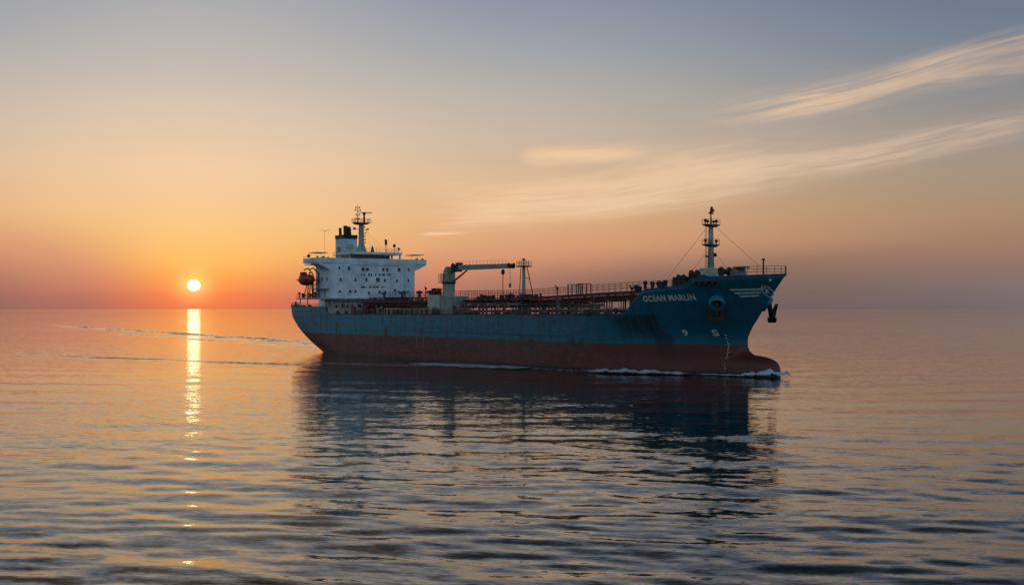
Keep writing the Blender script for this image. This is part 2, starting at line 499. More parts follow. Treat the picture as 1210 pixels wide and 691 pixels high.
    bp = nt.nodes.new('ShaderNodeBump'); bp.inputs['Strength'].default_value = .5; bp.inputs['Distance'].default_value = .09
    dent, _ = noise(nt, combine(nt, u * .45, v * .2, w * .5), 1.0, 3)
    nt.links.new(dent.k, bp.inputs['Height']); nt.links.new(bp.outputs[0], b.inputs['Normal'])
    return m
HM = hull_mat()
hull = build_hull()
hull.data.materials.append(HM)

def on_hull(px, py):
    """where the line of sight through a photo pixel meets the starboard shell"""
    best = None
    prev = None
    for v in np.linspace(-16.6, 0, 400):
        u, w = on_v(px, py, v)
        d = -v - float(half(u, w))
        if prev is not None and prev[0] > 0 >= d and w < 18.5:
            return u, v, w
        prev = (d, u, w)
    u, w = on_v(px, py, -HB)
    return u, -HB, w

def shell_mesh(name, polys, m, off=.05, parent=hull, depth=.04):
    """flat shapes given in (u,w), wrapped on the starboard shell plating"""
    mb = MB()
    for poly in polys:
        # subdivide the outline, then fan from its middle
        pts = []
        for (a, b) in zip(poly, poly[1:] + poly[:1]):
            n = max(1, int(math.hypot(b[0] - a[0], b[1] - a[1]) / .5))
            pts += [(a[0] + (b[0] - a[0]) * i / n, a[1] + (b[1] - a[1]) * i / n) for i in range(n)]
        vs = [(u, -float(half(u, w)) - off, w) for u, w in pts] + [(u, -float(half(u, w)) + .05, w) for u, w in pts]
        n = len(pts)
        mb.add(vs, [tuple(range(n))] + [(i, (i + 1) % n, (i + 1) % n + n, i + n) for i in range(n)])
    return mb.build(name, m, parent)

# decks -------------------------------------------------------------
def deck_sheet(name, us, w, inset, m):
    vs, fs = [], []
    us = list(us)
    for i, u in enumerate(us):
        b = max(.02, float(half(u, w)) - inset)
        z = w if not callable(w) else w(u)
        vs += [(u, -b, z), (u, 0, z + .25 * min(1, b / 10)), (u, b, z)]
    for i in range(len(us) - 1):
        a = 3 * i
        fs += [(a, a + 3, a + 4, a + 1), (a + 1, a + 4, a + 5, a + 2)]
    n = len(us)
    fs2 = fs
    return MB().add(vs, fs2).build(name, m, ship)
deck_sheet('main_deck', np.linspace(-61.8, 71, 60), 10.55, .10, M['deck'])
deck_sheet('poop_deck', np.linspace(-98.6, -61.7, 40), 12.3, .15, M['deck'])
deck_sheet('forecastle_deck', np.concatenate([np.linspace(70.4, 88, 24), np.linspace(88.3, 91.2, 10)]), 15.3, .18, M['deck'])
fbh = [(float(half(70.3, w)) - .25, w) for w in (10.6, 12, 13.5, 15.3)]
MB().prism(fbh + [(-b, w) for b, w in reversed(fbh)], 'x', 70.2, 70.4).build('forecastle_bulkhead', M['offwhite'], ship)
MB().box(-61.9, -61.7, -15.9, 15.9, 10.6, 12.3).build('poop_bulkhead', M['offwhite'], ship)
# sheer strake rail (a narrow steel coaming at the deck edge)
for s in (-1, 1):
    MB().path([(u, s * (HB - .02), top_w(u) + .02) for u in np.linspace(-61, 64.5, 40)], .10, 6).build('gunwale_bar', M['deck'], ship)
for s in (-1, 1):
    bw = MB()
    bw.path([(u, s * float(half(u, top_w(u))), top_w(u) + .03) for u in np.concatenate([np.linspace(70.8, 88, 30), np.linspace(88.2, 92.6, 24)])], .13, 6)
    bw.build('bulwark_cap', HM, ship)

# markings ------------------------------------------------------------
def text_on_hull(name, body, p0, p1, size_px_h, m, parent=hull):
    cu = bpy.data.curves.new('lettering', 'FONT'); cu.body = body; cu.size = 1.0; cu.offset = .03; cu.space_character = 1.12
    cu.resolution_u = 4
    ob = bpy.data.objects.new('lettering_source', cu); COL.objects.link(ob)
    dg = bpy.context.evaluated_depsgraph_get()
    me = bpy.data.meshes.new_from_object(ob.evaluated_get(dg))
    bpy.data.objects.remove(ob); bpy.data.curves.remove(cu)
    a, b = on_hull(*p0), on_hull(*p1)
    xs = [v.co.x for v in me.vertices]; ys = [v.co.y for v in me.vertices]
    x0, x1, y0, y1 = min(xs), max(xs), min(ys), max(ys)
    t = on_hull(p0[0], p0[1] - size_px_h)
    hh = t[2] - a[2]
    for v in me.vertices:
        k = (v.co.x - x0) / (x1 - x0); q = (v.co.y - y0) / (y1 - y0)
        u = a[0] + (b[0] - a[0]) * k
        w = a[2] + (b[2] - a[2]) * k + hh * q
        v.co = (u, -float(half(u, w)) - .05, w)
    me.name = name
    o = bpy.data.objects.new(name, me); COL.objects.link(o); o.parent = parent
    me.materials.clear(); me.materials.append(m)
    return o
text_on_hull('ship_name', 'OCEAN MARLIN', (761.5, 356.6), (823.5, 354.6), 7.2, M['letter'])
text_on_hull('thruster_mark', '9', (808.5, 397), (814.5, 397), 7.4, M['letter'])
text_on_hull('bulb_mark', 'S', (843.5, 397), (851, 397), 7.6, M['letter'])
# three white stripes
for (xa, xb, xc, xd, y) in ((862, 902.8, 903.8, 863.4, 341.6), (867, 900.5, 902, 868.8, 345.5), (872.5, 898, 899.4, 874.2, 349.2)):
    q = [on_hull(xa, y), on_hull(xb, y - .8), on_hull(xb - 1.5, y + 1.1), on_hull(xa + 3, y + 1.9)]
    shell_mesh('bow_stripe', [[(p[0], p[2]) for p in q]], M['letter'])
# emblem: a white ring with a leaping marlin-like swoosh
ec = on_hull(907.5, 344.5)
def ell(cu, cw, ru, rw, n=26, t0=0, t1=2 * math.pi): return [(cu + ru * math.cos(t0 + (t1 - t0) * i / n), cw + rw * math.sin(t0 + (t1 - t0) * i / n)) for i in range(n)]
def ring(cu, cw, ru, rw, k=.84, n=28):
    out = []
    for i in range(n):
        a, b = 2 * math.pi * i / n, 2 * math.pi * (i + 1) / n
        out.append([(cu + ru * math.cos(a), cw + rw * math.sin(a)), (cu + ru * math.cos(b), cw + rw * math.sin(b)),
                    (cu + k * ru * math.cos(b), cw + k * rw * math.sin(b)), (cu + k * ru * math.cos(a), cw + k * rw * math.sin(a))])
    return out
cu_, cw_ = ec[0], ec[2]
shell_mesh('bow_emblem', ring(cu_, cw_, .70, 1.08) + [[(cu_ - .42, cw_ - .5), (cu_ - .15, cw_ - .15), (cu_ + .12, cw_ - .3), (cu_ + .0, cw_ + .1), (cu_ + .42, cw_ + .5), (cu_ - .1, cw_ + .35), (cu_ - .32, cw_ + .05)], [(cu_ - .36, cw_ + .38), (cu_ - .05, cw_ + .55), (cu_ + .14, cw_ + .78), (cu_ - .22, cw_ + .7)]], M['letter'], off=.07)
# draught marks down the bow
dm = []
for i, (x, y) in enumerate([(857.5, 396), (858.8, 399.5), (860, 403), (860.6, 406.2), (861.2, 409.5), (861, 412.7), (860.4, 416), (859.6, 419.2), (858.7, 422.4), (857.9, 425.6), (857.3, 428.8), (857, 432), (856.8, 435.2), (856.7, 438.4)]):
    u, v, w = on_hull(x, y)
    dm += [[(u - .07, w - .11), (u + .07, w - .11), (u + .07, w + .11), (u - .07, w + .11)]]
    if i % 3 == 0: dm += [[(u + .16, w - .1), (u + .24, w - .1), (u + .24, w + .1), (u + .16, w + .1)]]
shell_mesh('draught_marks', dm, M['letter'])
# fender strake line along the side
fl = MB()
fl.path([(u, -HB - .03, 6.75) for u in np.linspace(-44, 50, 30)], .06, 5)
fl.build('rubbing_strake', HM, hull)

# ------------------------------------------------------------------ the sea
def sea_mat():
    m, nt, b = mat('sea_water')
    tc = nt.nodes.new('ShaderNodeTexCoord'); o = tc.outputs['Object']
    x, y, z = xyz(nt, o)
    geo = nt.nodes.new('ShaderNodeNewGeometry')
    # gentle bending of the wave fronts
    wv, _ = noise(nt, combine(nt, x * .012, y * .012, 0.0), 1.0, 2)
    yy = y + x * .10 + (wv - .5) * 26.0
    calm, _ = noise(nt, combine(nt, x * .006, y * .010, 3.0), 1.0, 3)
    calm = calm.step(.34, .66, .55, 1.25)
    sy = None; sx = None
    for i, (lx, ly, ay, ax, det, cm) in enumerate(((16., 6.0, .022, .010, 2, False), (4.0, 1.7, .095, .028, 3, True), (1.3, .55, .155, .045, 4, True), (.4, .2, .10, .045, 2, True))):
        n, col = noise(nt, combine(nt, x * (1 / lx), yy * (1 / ly), 11.0 * i), 1.0, det, .5)
        ch = xyz(nt, col)
        a = (ch[0] - .5) * ay; c = (ch[1] - .5) * ax
        if cm: a = a * calm; c = c * calm
        sy = a if sy is None else sy + a
        sx = c if sx is None else sx + c
    nx = nt.nodes.new('ShaderNodeVectorMath'); nx.operation = 'ADD'
    nt.links.new(geo.outputs['Normal'], nx.inputs[0]); nt.links.new(combine(nt, sx, sy, 0.0), nx.inputs[1])
    nn = nt.nodes.new('ShaderNodeVectorMath'); nn.operation = 'NORMALIZE'
    nt.links.new(nx.outputs[0], nn.inputs[0])
    nt.links.new(nn.outputs[0], b.inputs['Normal'])
    b.inputs['Base Color'].default_value = (.002, .006, .0075, 1)
    b.inputs['Roughness'].default_value = .045
    b.inputs['IOR'].default_value = 1.333
    return m

def build_sea():
    rs = [14.0]
    while rs[-1] < 90000:
        r = rs[-1]; rs.append(r + max(.32, r * r / 15500) if r < 900 else r * 1.06)
    rs = np.array(rs)
    ang = np.radians(np.concatenate([np.arange(-180, -36, 4.0), np.arange(-36, -25, .25), np.arange(-25, 25, .075), np.arange(25, 36, .25), np.arange(36, 180, 4.0)]))
    na, nr = len(ang), len(rs)
    Rr, A = np.meshgrid(rs, ang, indexing='ij')
    X = Rr * np.sin(A); Y = Rr * np.cos(A)
    dr = np.gradient(rs)[:, None] + 0 * A
    rng = np.random.RandomState(5)
    Z = np.zeros_like(X)
    warp = 6 * np.sin(X * .013 + 1.1) + 5 * np.sin(X * .021 + Y * .006)
    for i in range(90):
        lam = 1.7 * (22 / 1.7) ** (i / 89.0)
        th = rng.normal(0.09, .32 if lam > 5 else .52)
        k = 2 * math.pi / lam
        amp = .0066 / k * (.62 if lam > 6 else 1.45)
        att = np.clip(1.6 - 4.0 * dr / lam, 0, 1)
        ph = rng.uniform(0, 6.28)
        grp = .65 + .55 * np.sin(X * rng.normal(0, .035) + Y * rng.normal(0, .05) + rng.uniform(0, 6.28))
        Z += amp * att * grp * np.sin(k * (X * math.sin(th) + (Y + warp) * math.cos(th)) + ph)
    vs = np.stack([X, Y, Z], -1).reshape(-1, 3)
    me = bpy.data.meshes.new('sea')
    jj = (np.arange(na) + 1) % na
    i0 = np.arange(nr - 1)[:, None] * na
    a = i0 + np.arange(na)[None]; b_ = i0 + jj[None]
    quads = np.stack([a, a + na, b_ + na, b_], -1).reshape(-1, 4)
    # cap under the camera
    nq = len(quads)
    me.vertices.add(len(vs)); me.vertices.foreach_set('co', vs.ravel())
    loops = np.concatenate([quads.ravel(), np.arange(na)])
    me.loops.add(len(loops)); me.loops.foreach_set('vertex_index', loops.astype(np.int32))
    me.polygons.add(nq + 1)
    me.polygons.foreach_set('loop_start', np.concatenate([np.arange(nq) * 4, [nq * 4]]).astype(np.int32))
    me.polygons.foreach_set('use_smooth', np.ones(nq + 1, bool))
    me.update(calc_edges=True); me.validate()
    if me.polygons[0].normal.z < 0: me.flip_normals()
    o = bpy.data.objects.new('sea', me); COL.objects.link(o)
    me.materials.append(SEA)
    tag(o, 'calm sea reflecting the orange sunset sky', kind='structure')
SEA = sea_mat()
build_sea()

# low swells thrown off by the ship, lying on the sea
def wake(path, width, height, label, seed=0, gap=.5):
    rng = np.random.RandomState(seed)
    P = np.array(path, float); seg = np.concatenate([[0], np.cumsum(np.hypot(*np.diff(P, axis=0).T))]); Lt = seg[-1]
    ns, ntn = int(Lt / 1.6), 48
    ss = np.linspace(0, Lt, ns)
    cu, cv = np.interp(ss, seg, P[:, 0]), np.interp(ss, seg, P[:, 1])
    ker = np.hanning(31); ker /= ker.sum()
    cu[16:-16] = np.convolve(cu, ker, 'same')[16:-16]; cv[16:-16] = np.convolve(cv, ker, 'same')[16:-16]
    du, dv = np.gradient(cu), np.gradient(cv); L = np.hypot(du, dv); nu, nv = -dv / L, du / L
    ph = rng.uniform(0, 6.28, 6)
    nz = rng.normal(0, 1, ns); nz = sum(np.convolve(nz, np.hanning(kk) / np.hanning(kk).sum() * kk ** .5, 'same')[:ns] for kk in (25, 61, 121) if kk < ns) 
    nz = .86 + .12 * nz / nz.std()
    vs = []
    for i, q in enumerate(ss):
        m = float(np.clip((nz[i] - gap) / (1 - gap), 0, 1)) * min(1, q / 14, (Lt - q) / 160)
        w = width * (1 + .25 * math.sin(q * .09 + ph[3]))
        for j in range(ntn):
            t = j / (ntn - 1) * 2 - 1
            wav = .10 * math.sin(q * .17 + ph[5]) + .06 * math.sin(q * .43 + ph[4])
            z = 0
            for (tc, sg, am, fr) in ((-.48, .10, .55, .071), (-.12, .085, 1.0, .053), (.22, .09, .7, .089), (.55, .10, .45, .061)):
                z += am * math.exp(-((t - tc - wav) / sg) ** 2) * (.75 + .25 * math.sin(q * fr + tc * 9 + ph[4]))
            z = height * m * z - .30 * abs(t) ** 3 - .05
            vs.append((cu[i] + nu[i] * t * w / 2, cv[i] + nv[i] * t * w / 2, z))
    fs = [(i * ntn + j, (i + 1) * ntn + j, (i + 1) * ntn + j + 1, i * ntn + j + 1) for i in range(ns - 1) for j in range(ntn - 1)]
    me = bpy.data.meshes.new('ship_wake'); me.from_pydata(vs, [], fs)
    for p in me.polygons: p.use_smooth = True
    me.update()
    if me.polygons[len(me.polygons) // 2].normal.z < 0: me.flip_normals()
    c, sn = UX, UY
    co = np.array(vs); W = np.stack([OX + co[:, 0] * UX + co[:, 1] * VX, OY + co[:, 0] * UY + co[:, 1] * VY, co[:, 2]], -1)
    me.vertices.foreach_set('co', W.ravel()); me.update()
    o = bpy.data.objects.new('ship_wake', me); COL.objects.link(o); me.materials.append(SEA)
    tag(o, label, kind='structure')
wake([(-84, 10), (-120, 16), (-191, 27), (-330, 38), (-546, 50), (-760, 66)], 22, .62, 'long dark wake swell trailing away behind the stern', 1, .0)
wake([(-95, 0), (-160, 4), (-300, 10), (-460, 16)], 16, .34, 'faint inner wake swell behind the stern', 2, .35)
wake([(-62, -20), (-86, -32), (-130, -52), (-190, -80), (-260, -112)], 14, .24, 'broken wake ripple fanning out from the quarter', 3, .45)
wake([(8, -46), (-25, -58), (-70, -76), (-130, -100), (-200, -128)], 13, .22, 'broken bow wave ripple to the left of the ship', 4, .45)
wake([(60, -16.5), (44, -21), (24, -31), (0, -45)], 7, .2, 'low bow wave swell running along the hull', 5, .4)

# foam ---------------------------------------------------------------
def foam_mat():
    m, nt, b = mat('sea_foam')
    tc = nt.nodes.new('ShaderNodeTexCoord'); o = tc.outputs['Object']
    uvn = nt.nodes.new('ShaderNodeAttribute'); uvn.attribute_name = 'cover'
    k = S(nt, uvn.outputs['Fac'])
    x, y, z = xyz(nt, o)
    n1, _ = noise(nt, combine(nt, x * .7, y * .45, z * .8), 1.0, 7, .72)
    n2, _ = noise(nt, combine(nt, x * 3.2, y * 2.0, z * 4), 1.0, 5, .65)
    al = (k * 1.25 + (n1 - .5) * 2.6 + (n2 - .5) * 1.5 - .55).step(0.0, .75) * .92
    b.inputs['Base Color'].default_value = (.50, .57, .66, 1)
    b.inputs['Roughness'].default_value = .8
    nt.links.new(al.k, b.inputs['Alpha'])
    return m
FM = foam_mat()
def foam(name, path, width, height, label, dens=1.0, seed=0):
    """path: (u, v) points of the patch's middle line; width, height: functions of s in 0..1"""
    rng = np.random.RandomState(seed)
    ns, ntn = 160, 16
    P = np.array(path, float)
    seg = np.concatenate([[0], np.cumsum(np.hypot(*np.diff(P, axis=0).T))]); seg /= seg[-1]
    ss = np.linspace(0, 1, ns)
    cu, cv = np.interp(ss, seg, P[:, 0]), np.interp(ss, seg, P[:, 1])
    du, dv = np.gradient(cu), np.gradient(cv); L = np.hypot(du, dv); nu, nv = -dv / L, du / L
    ph = rng.uniform(0, 6.28, 8)
    vs, cov = [], []
    for i, s in enumerate(ss):
        w = width(s) * (1 + .18 * math.sin(s * 40 + ph[0]) + .12 * math.sin(s * 93 + ph[1]))
        for j in range(ntn):
            t = j / (ntn - 1) * 2 - 1
            prof = (1 - t * t)
            hgt = height(s) * prof * (.8 + .16 * math.sin(s * 31 + t * 3 + ph[2]) + .10 * math.sin(s * 77 + t * 5 + ph[3]))
            x_, y_ = cu[i] + nu[i] * t * w / 2, cv[i] + nv[i] * t * w / 2
            vs.append((x_, y_, .06 + max(0, hgt)))
            cov.append(dens * (1 - abs(t) ** 2.2) * min(1, s * 8, (1 - s) * 6))
    fs = [(i * ntn + j, (i + 1) * ntn + j, (i + 1) * ntn + j + 1, i * ntn + j + 1) for i in range(ns - 1) for j in range(ntn - 1)]
    me = bpy.data.meshes.new(name); me.from_pydata(vs, [], fs)
    a = me.attributes.new('cover', 'FLOAT', 'POINT'); a.data.foreach_set('value', np.array(cov, np.float32))
    for p in me.polygons: p.use_smooth = True
    o = bpy.data.objects.new(name, me); COL.objects.link(o); me.materials.append(FM)
    o.location = ship.location; o.rotation_euler = ship.rotation_euler
    tag(o, label, kind='stuff')
    return o
def side(u0, u1, off, n=30): return [(u, -float(half(u, 0.2)) - off) for u in np.linspace(u0, u1, n)]
foam('bow_foam', [(95.5, -.6)] + [(u, -float(half(u, .3)) - .9) for u in np.linspace(90.4, 76, 30)], lambda s: 3.0 - 1.4 * s, lambda s: 1.25 * math.exp(-((s - .22) / .25) ** 2) + .25, 'white bow wave breaking round the red bulbous bow', 1.5, 1)
foam('bow_foam', side(77, 54, 1.0), lambda s: 3.6 + 2.4 * math.sin(s * 3.14), lambda s: .8 * math.sin(s * 3.1) ** .8 + .1, 'white foam streak along the forward waterline under the ship name', 1.4, 2)
foam('bow_foam', side(57, 38, 1.6), lambda s: 1.2, lambda s: .12, 'thin white foam line amidships along the waterline', .95, 3)
foam('bow_foam', [(44, -19.3), (36, -20.5), (26, -22), (14, -24), (2, -26.5)], lambda s: 11 + 7 * math.sin(s * 3.14), lambda s: .22 * math.exp(-((s - .2) / .22) ** 2) + .08, 'broken foam patch beside the hull amidships', .92, 4)
foam('bow_foam', [(26, -28), (10, -36), (-6, -45), (-22, -55)], lambda s: 12., lambda s: .12, 'faint foam streak drifting off from the hull', .62, 5)
foam('bow_foam', [(4, -47), (-14, -55), (-34, -63)], lambda s: 8., lambda s: .10, 'thin pale foam line farthest from the hull', .72, 6)

# ------------------------------------------------------------------ anchors and their bolsters
def shell_frame(u, w, sgn=-1):
    e = .15
    b0 = float(half(u, w)); bu = (float(half(u + e, w)) - float(half(u - e, w))) / (2 * e); bw_ = (float(half(u, w + e)) - float(half(u, w - e))) / (2 * e)
    n = Vector((-bu, sgn * 1.0, -bw_)); n.normalize()
    return Vector((u, sgn * b0, w)), n
au, av, aw = on_hull(847.5, 357.5)
for sgn, where in ((-1, 'starboard'), (1, 'port')):
    p, n = shell_frame(au, aw, sgn)
    d = (n + Vector((.12, 0, -.25))).normalized()
    MB().lathe(p - n * .5, [(1.6, 0), (1.58, .5), (1.48, 1.0), (1.32, 1.3), (1.14, 1.32), (1.02, .9), (.8, .5), (.3, .4)], d, 28).build('anchor_bolster', M['pocketlit'], ship, smooth=True)
    root = bpy.data.objects.new('anchor', None); COL.objects.link(root)
    base = ship.matrix_basis @ (p + d * 1.15 + Vector((0, 0, -1.15)))
    root.location = base
    root.rotation_euler = (0, 0, ship.rotation_euler[2] + math.atan2(n.y, n.x))     # local x = outward
    if sgn > 0: root.scale = (1.3, 1.25, 1.1)
    tag(root, ('rusty stockless anchor hanging in its blue pocket beside the ship name' if sgn < 0 else 'dark stockless anchor jutting out beyond the stem on the far bow'), 'anchor', 'anchors of the tanker')
    MB().tube((-.3, 0, 2.4), (.1, 0, -.6), .30, .36, 8).build('shank', M['anchor'], root)
    MB().prism([(-1.7, -.75), (1.7, -.75), (1.35, -1.35), (0, -1.62), (-1.35, -1.35)], 'x', -.35, .75).build('crown', M['anchor'], root, .08)
    for s in (-1, 1):
        MB().add([(-.1, s * .55, -.8), (.5, s * .55, -.8), (.5, s * 1.85, -.75), (-.1, s * 1.85, -.75), (.75, s * 1.35, 1.55), (.9, s * 1.35, 1.5), (.95, s * 1.5, 1.5), (.8, s * 1.5, 1.55)],
                 [(0, 1, 2, 3), (4, 5, 6, 7), (0, 1, 5, 4), (1, 2, 6, 5), (2, 3, 7, 6), (3, 0, 4, 7)]).build('fluke', M['anchor'], root, .04)
    MB().tube((0, -.5, 2.3), (0, .5, 2.3), .14, n=8).build('shackle', M['anchor'], root)

# ------------------------------------------------------------------ accommodation block
UF = -66.3
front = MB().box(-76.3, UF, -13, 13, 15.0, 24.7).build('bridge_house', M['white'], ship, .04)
low = MB().box(-73.5, UF - .35, -12.6, 12.6, 10.7, 14.7).build('lower_house', M['offwhite'], ship)
aft_h = MB().box(-84, -76.35, -7.5, 9, 15.0, 22.0).build('engine_casing', M['offwhite'], ship, .04)
boat_deck = MB().box(-83.0, -65.6, -16.0, 16.0, 14.72, 15.0).build('boat_deck', M['offwhite'], ship)
for (pu, r) in ((-80.6, .14), (-75.6, .14), (-67.2, .62)):
    MB().box(pu - r, pu + r, -15.9, -15.9 + 2 * r, 12.3, 14.72).build('pillar', M['white'], ship)
    MB().box(pu - r, pu + r, 15.9 - 2 * r, 15.9, 12.3, 14.72).build('pillar', M['white'], ship)

def window(px, py, wd=.55, hg=.8, u=UF, parent=front, name='window'):
    a = (px - 605) / FPX
    Z = (u + OX * UX + OY * UY) / (a * UX + UY)
    v = (a * Z - OX) * VX + (Z - OY) * VY; w = CAM_H + (365 - py) / FPX * Z
    fr = MB().box(u + .003, u + .06, v - wd / 2 - .07, v + wd / 2 + .07, w - hg / 2 - .07, w + hg / 2 + .07).build(name, M['white'], parent)
    MB().box(u + .06, u + .075, v - wd / 2, v + wd / 2, w - hg / 2, w + hg / 2).build('pane', M['glass'], parent)
    return v, w
for row in (((401, 316.5, .5, .85), (412.3, 317, .8, .95), (429, 318, .9, .95), (434, 318.2, .9, .9), (452.7, 318.4, .7, .9), (457.5, 318.8, .55, 1.0), (471.5, 318.6, .9, .95), (482.8, 318.6, .5, .9)),
            ((402.5, 330.3, .6, .9), (420, 330.6, .6, .9), (433, 330.6, .6, .9), (446.5, 330.6, 1.1, 1.2), (454.5, 331.2, .6, .9), (469, 331.8, .6, .9), (482.5, 331.4, .5, .9)),
            ((401.5, 344.4, .8, .6), (413.6, 344.4, .7, .75), (420, 344.2, .7, .6), (436, 346, .6, .75), (448.5, 345, .6, .75), (455, 345, .6, .8), (466.5, 343, .7, .7), (470.6, 344.7, .6, .6), (482, 344.7, .6, .6))):
    for q in row: window(*q)
# dark lettering on the front, too worn to read: short strokes in two rows
lt = MB()
def stroke(mb, x0, x1, y, h):
    a0 = (x0 - 605) / FPX; a1 = (x1 - 605) / FPX
    r = []
    for a in (a0, a1):
        Z = (UF + OX * UX + OY * UY) / (a * UX + UY); r.append(((a * Z - OX) * VX + (Z - OY) * VY, Z))
    w = CAM_H + (365 - y) / FPX * r[0][1]
    mb.box(UF + .003, UF + .03, r[0][0], r[1][0], w - h / 2, w + h / 2)
for x0, x1, h in ((426.8, 427.6, .7), (429.5, 431.2, .5), (435, 436.8, .75), (438, 439.6, .7), (443, 444.6, .6), (448, 449.6, .6), (451, 452.4, .5), (452.8, 454.6, .8), (457, 458, .4), (459, 461, .5)):
    stroke(lt, x0, x1, 324.6, h)
for x0, x1, h in ((426.5, 431.2, .5), (432.5, 433.5, .35), (436.2, 438.6, .55), (440.3, 443, .5), (444, 447.6, .4), (451, 453, .45), (454.6, 455.4, .4)):
    stroke(lt, x0, x1, 339.1, h)
lt.build('worn_lettering', M['dark'], front)
dz = on_v(441, 331.5, -2.0)
MB().lathe((UF + .003, -.15, 19.85), [(1.0, 0), (.98, .05), (.9, .07)], (1, 0, 0), 28).build('round_plate', paint('bright_white_paint', (.82, .84, .84), .5, .0, .1), front)
# ledge under the wheelhouse windows, with the downpipe runs
MB().box(UF + .003, UF + .28, -7.4, 8.6, 24.25, 24.42).build('ledge', M['white'], front)
for v in (-9.2, 9.7, 5.3): MB().tube((UF + .1, v, 15.0), (UF + .1, v, 24.2), .06, n=6).build('downpipe', M['white'], front)
# side door, fittings on the starboard side of the house
MB().box(-70.5, -69.6, -13.06, -13.003, 15.1, 17.1).build('door', M['mast'], front)
for (u, w) in ((-68.6, 20.2), (-72, 20.2), (-72, 23.2), (-68.6, 23.2)):
    MB().box(u - .3, u + .3, -13.05, -13.003, w - .42, w + .42).build('pane', M['glass'], front)
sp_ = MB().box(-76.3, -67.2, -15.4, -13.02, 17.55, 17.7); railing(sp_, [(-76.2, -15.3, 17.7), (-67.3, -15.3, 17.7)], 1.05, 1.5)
sp_.build('side_gallery', M['offwhite'], ship)
# stairs on the starboard side
ss_ = MB()
for i in range(9): ss_.box(-75.6 + i * .34, -75.25 + i * .34, -14.9, -14.0, 15.1 + i * .28, 15.16 + i * .28)
ss_.tube((-75.6, -14.9, 15.1), (-72.6, -14.9, 17.6), .07).tube((-75.6, -14.0, 15.1), (-72.6, -14.0, 17.6), .07)
ss_.build('ladder', M['rail'], ship)

# navigation bridge deck with its wings
wing = MB()
wing.box(-76.3, UF + .15, -16.8, 16.8, 24.7, 24.95)
wing.build('bridge_deck', M['white'], ship)
bwk = MB()
bwk.box(UF + .03, UF + .17, -16.8, 16.8, 24.955, 26.0)
for s in (-1, 1):
    bwk.box(-72.5, UF + .025, s * 16.8 - .06, s * 16.8 + .06, 24.955, 26.0)
bwk.box(-76.3, -76.18, -16.8, -10, 24.955, 26.0)
bwk.build('bridge_bulwark', M['white'], ship)
for s in (-1, 1):
    for uu in (UF - .25, -71.5):
        MB().prism([(s * 13.003, 22.7), (s * 13.003, 24.69), (s * 16.7, 24.69), (s * 16.7, 24.35)], 'x', uu - .12, uu + .12).build('wing_bracket', M['white'], ship)
    mb = MB().prism([(s * 13.003, 22.7), (s * 16.7, 24.35), (s * 16.7, 24.5), (s * 13.003, 22.85)], 'x', -71.35, UF - .4)
    mb.build('wing_soffit', M['white'], ship)
    # awning over the wing console
    aw_ = MB().box(-72.6, -67.4, s * 15.0 - 1.7, s * 15.0 + 1.7, 27.35, 27.5)
    aw_.build('wing_awning', M['dark'], ship)
    for du in (-71.8, -68.2):
        MB().tube((du, s * 15.0, 24.95), (du, s * 15.0, 27.4), .035, n=5).build('awning_post', M['rail'], ship)
    for k in range(4):
        MB().box(-66.9 - .9 * (k % 2), -66.55 - .9 * (k % 2), s * (13.6 + k * .9) - .2, s * (13.6 + k * .9) + .2, 24.96, 26.25 + .2 * (k % 2)).build('wing_console', M['dark'], ship)
# searchlight platform outboard of the starboard side
MB().box(-80.4, -76.4, -14.6, -11.0, 24.3, 24.42).build('light_platform', M['mast'], ship)
pr = railing(MB(), [(-80.3, -11, 24.42), (-80.3, -14.5, 24.42), (-76.5, -14.5, 24.42)], 1.1, 1.2); pr.build('railing', M['rail'], ship)
MB().tube((-78.6, -14.1, 24.4), (-78.6, -14.1, 26.9), .07).lathe((-78.9, -14.1, 26.9), [(.25, 0), (.45, .1), (.45, .55), (.3, .65)], (1, 0, 0), 14).build('searchlight', M['dark'], ship)

# wheelhouse
wh = MB().box(-75, -68.1, -6.1, 5.4, 24.96, 25.8).box(-75, -68.6, -6.1, 5.4, 25.8, 27.25).build('wheelhouse', M['white'], ship)
for k in range(7):
    v0 = -6.0 + k * 1.61
    MB().box(-68.59, -68.3, v0 + .06, v0 + 1.55, 25.82, 27.2).build('window', M['glass'], wh)
for k in range(4):
    MB().box(-74.6 + k * 1.5, -73.3 + k * 1.5, -6.16, -6.103, 25.85, 27.15).build('window', M['glass'], wh)
roof = MB().box(-76, -67.6, -6.5, 9.7, 27.26, 27.95).build('monkey_island', M['white'], ship)
for u in (-68.1, -73): MB().box(u - .2, u + .2, 9.0, 9.4, 24.95, 27.25).build('pillar', M['white'], ship)
MB().box(-74, -70.0, 5.5, 7.0, 24.95, 27.0).build('chart_locker', M['dark'], ship)
rl = railing(MB(), [(-75.8, -6.3, 27.95), (-67.8, -6.3, 27.95), (-67.8, 9.5, 27.95), (-75.8, 9.5, 27.95)], 1.05, 1.6, .022); rl.build('railing', M['rail'], ship)
rl = railing(MB(), [(-76.2, -16.7, 26.0), (-72.6, -16.7, 26.0)], .5, 1.0, .03, 1); rl.build('railing', M['rail'], ship)
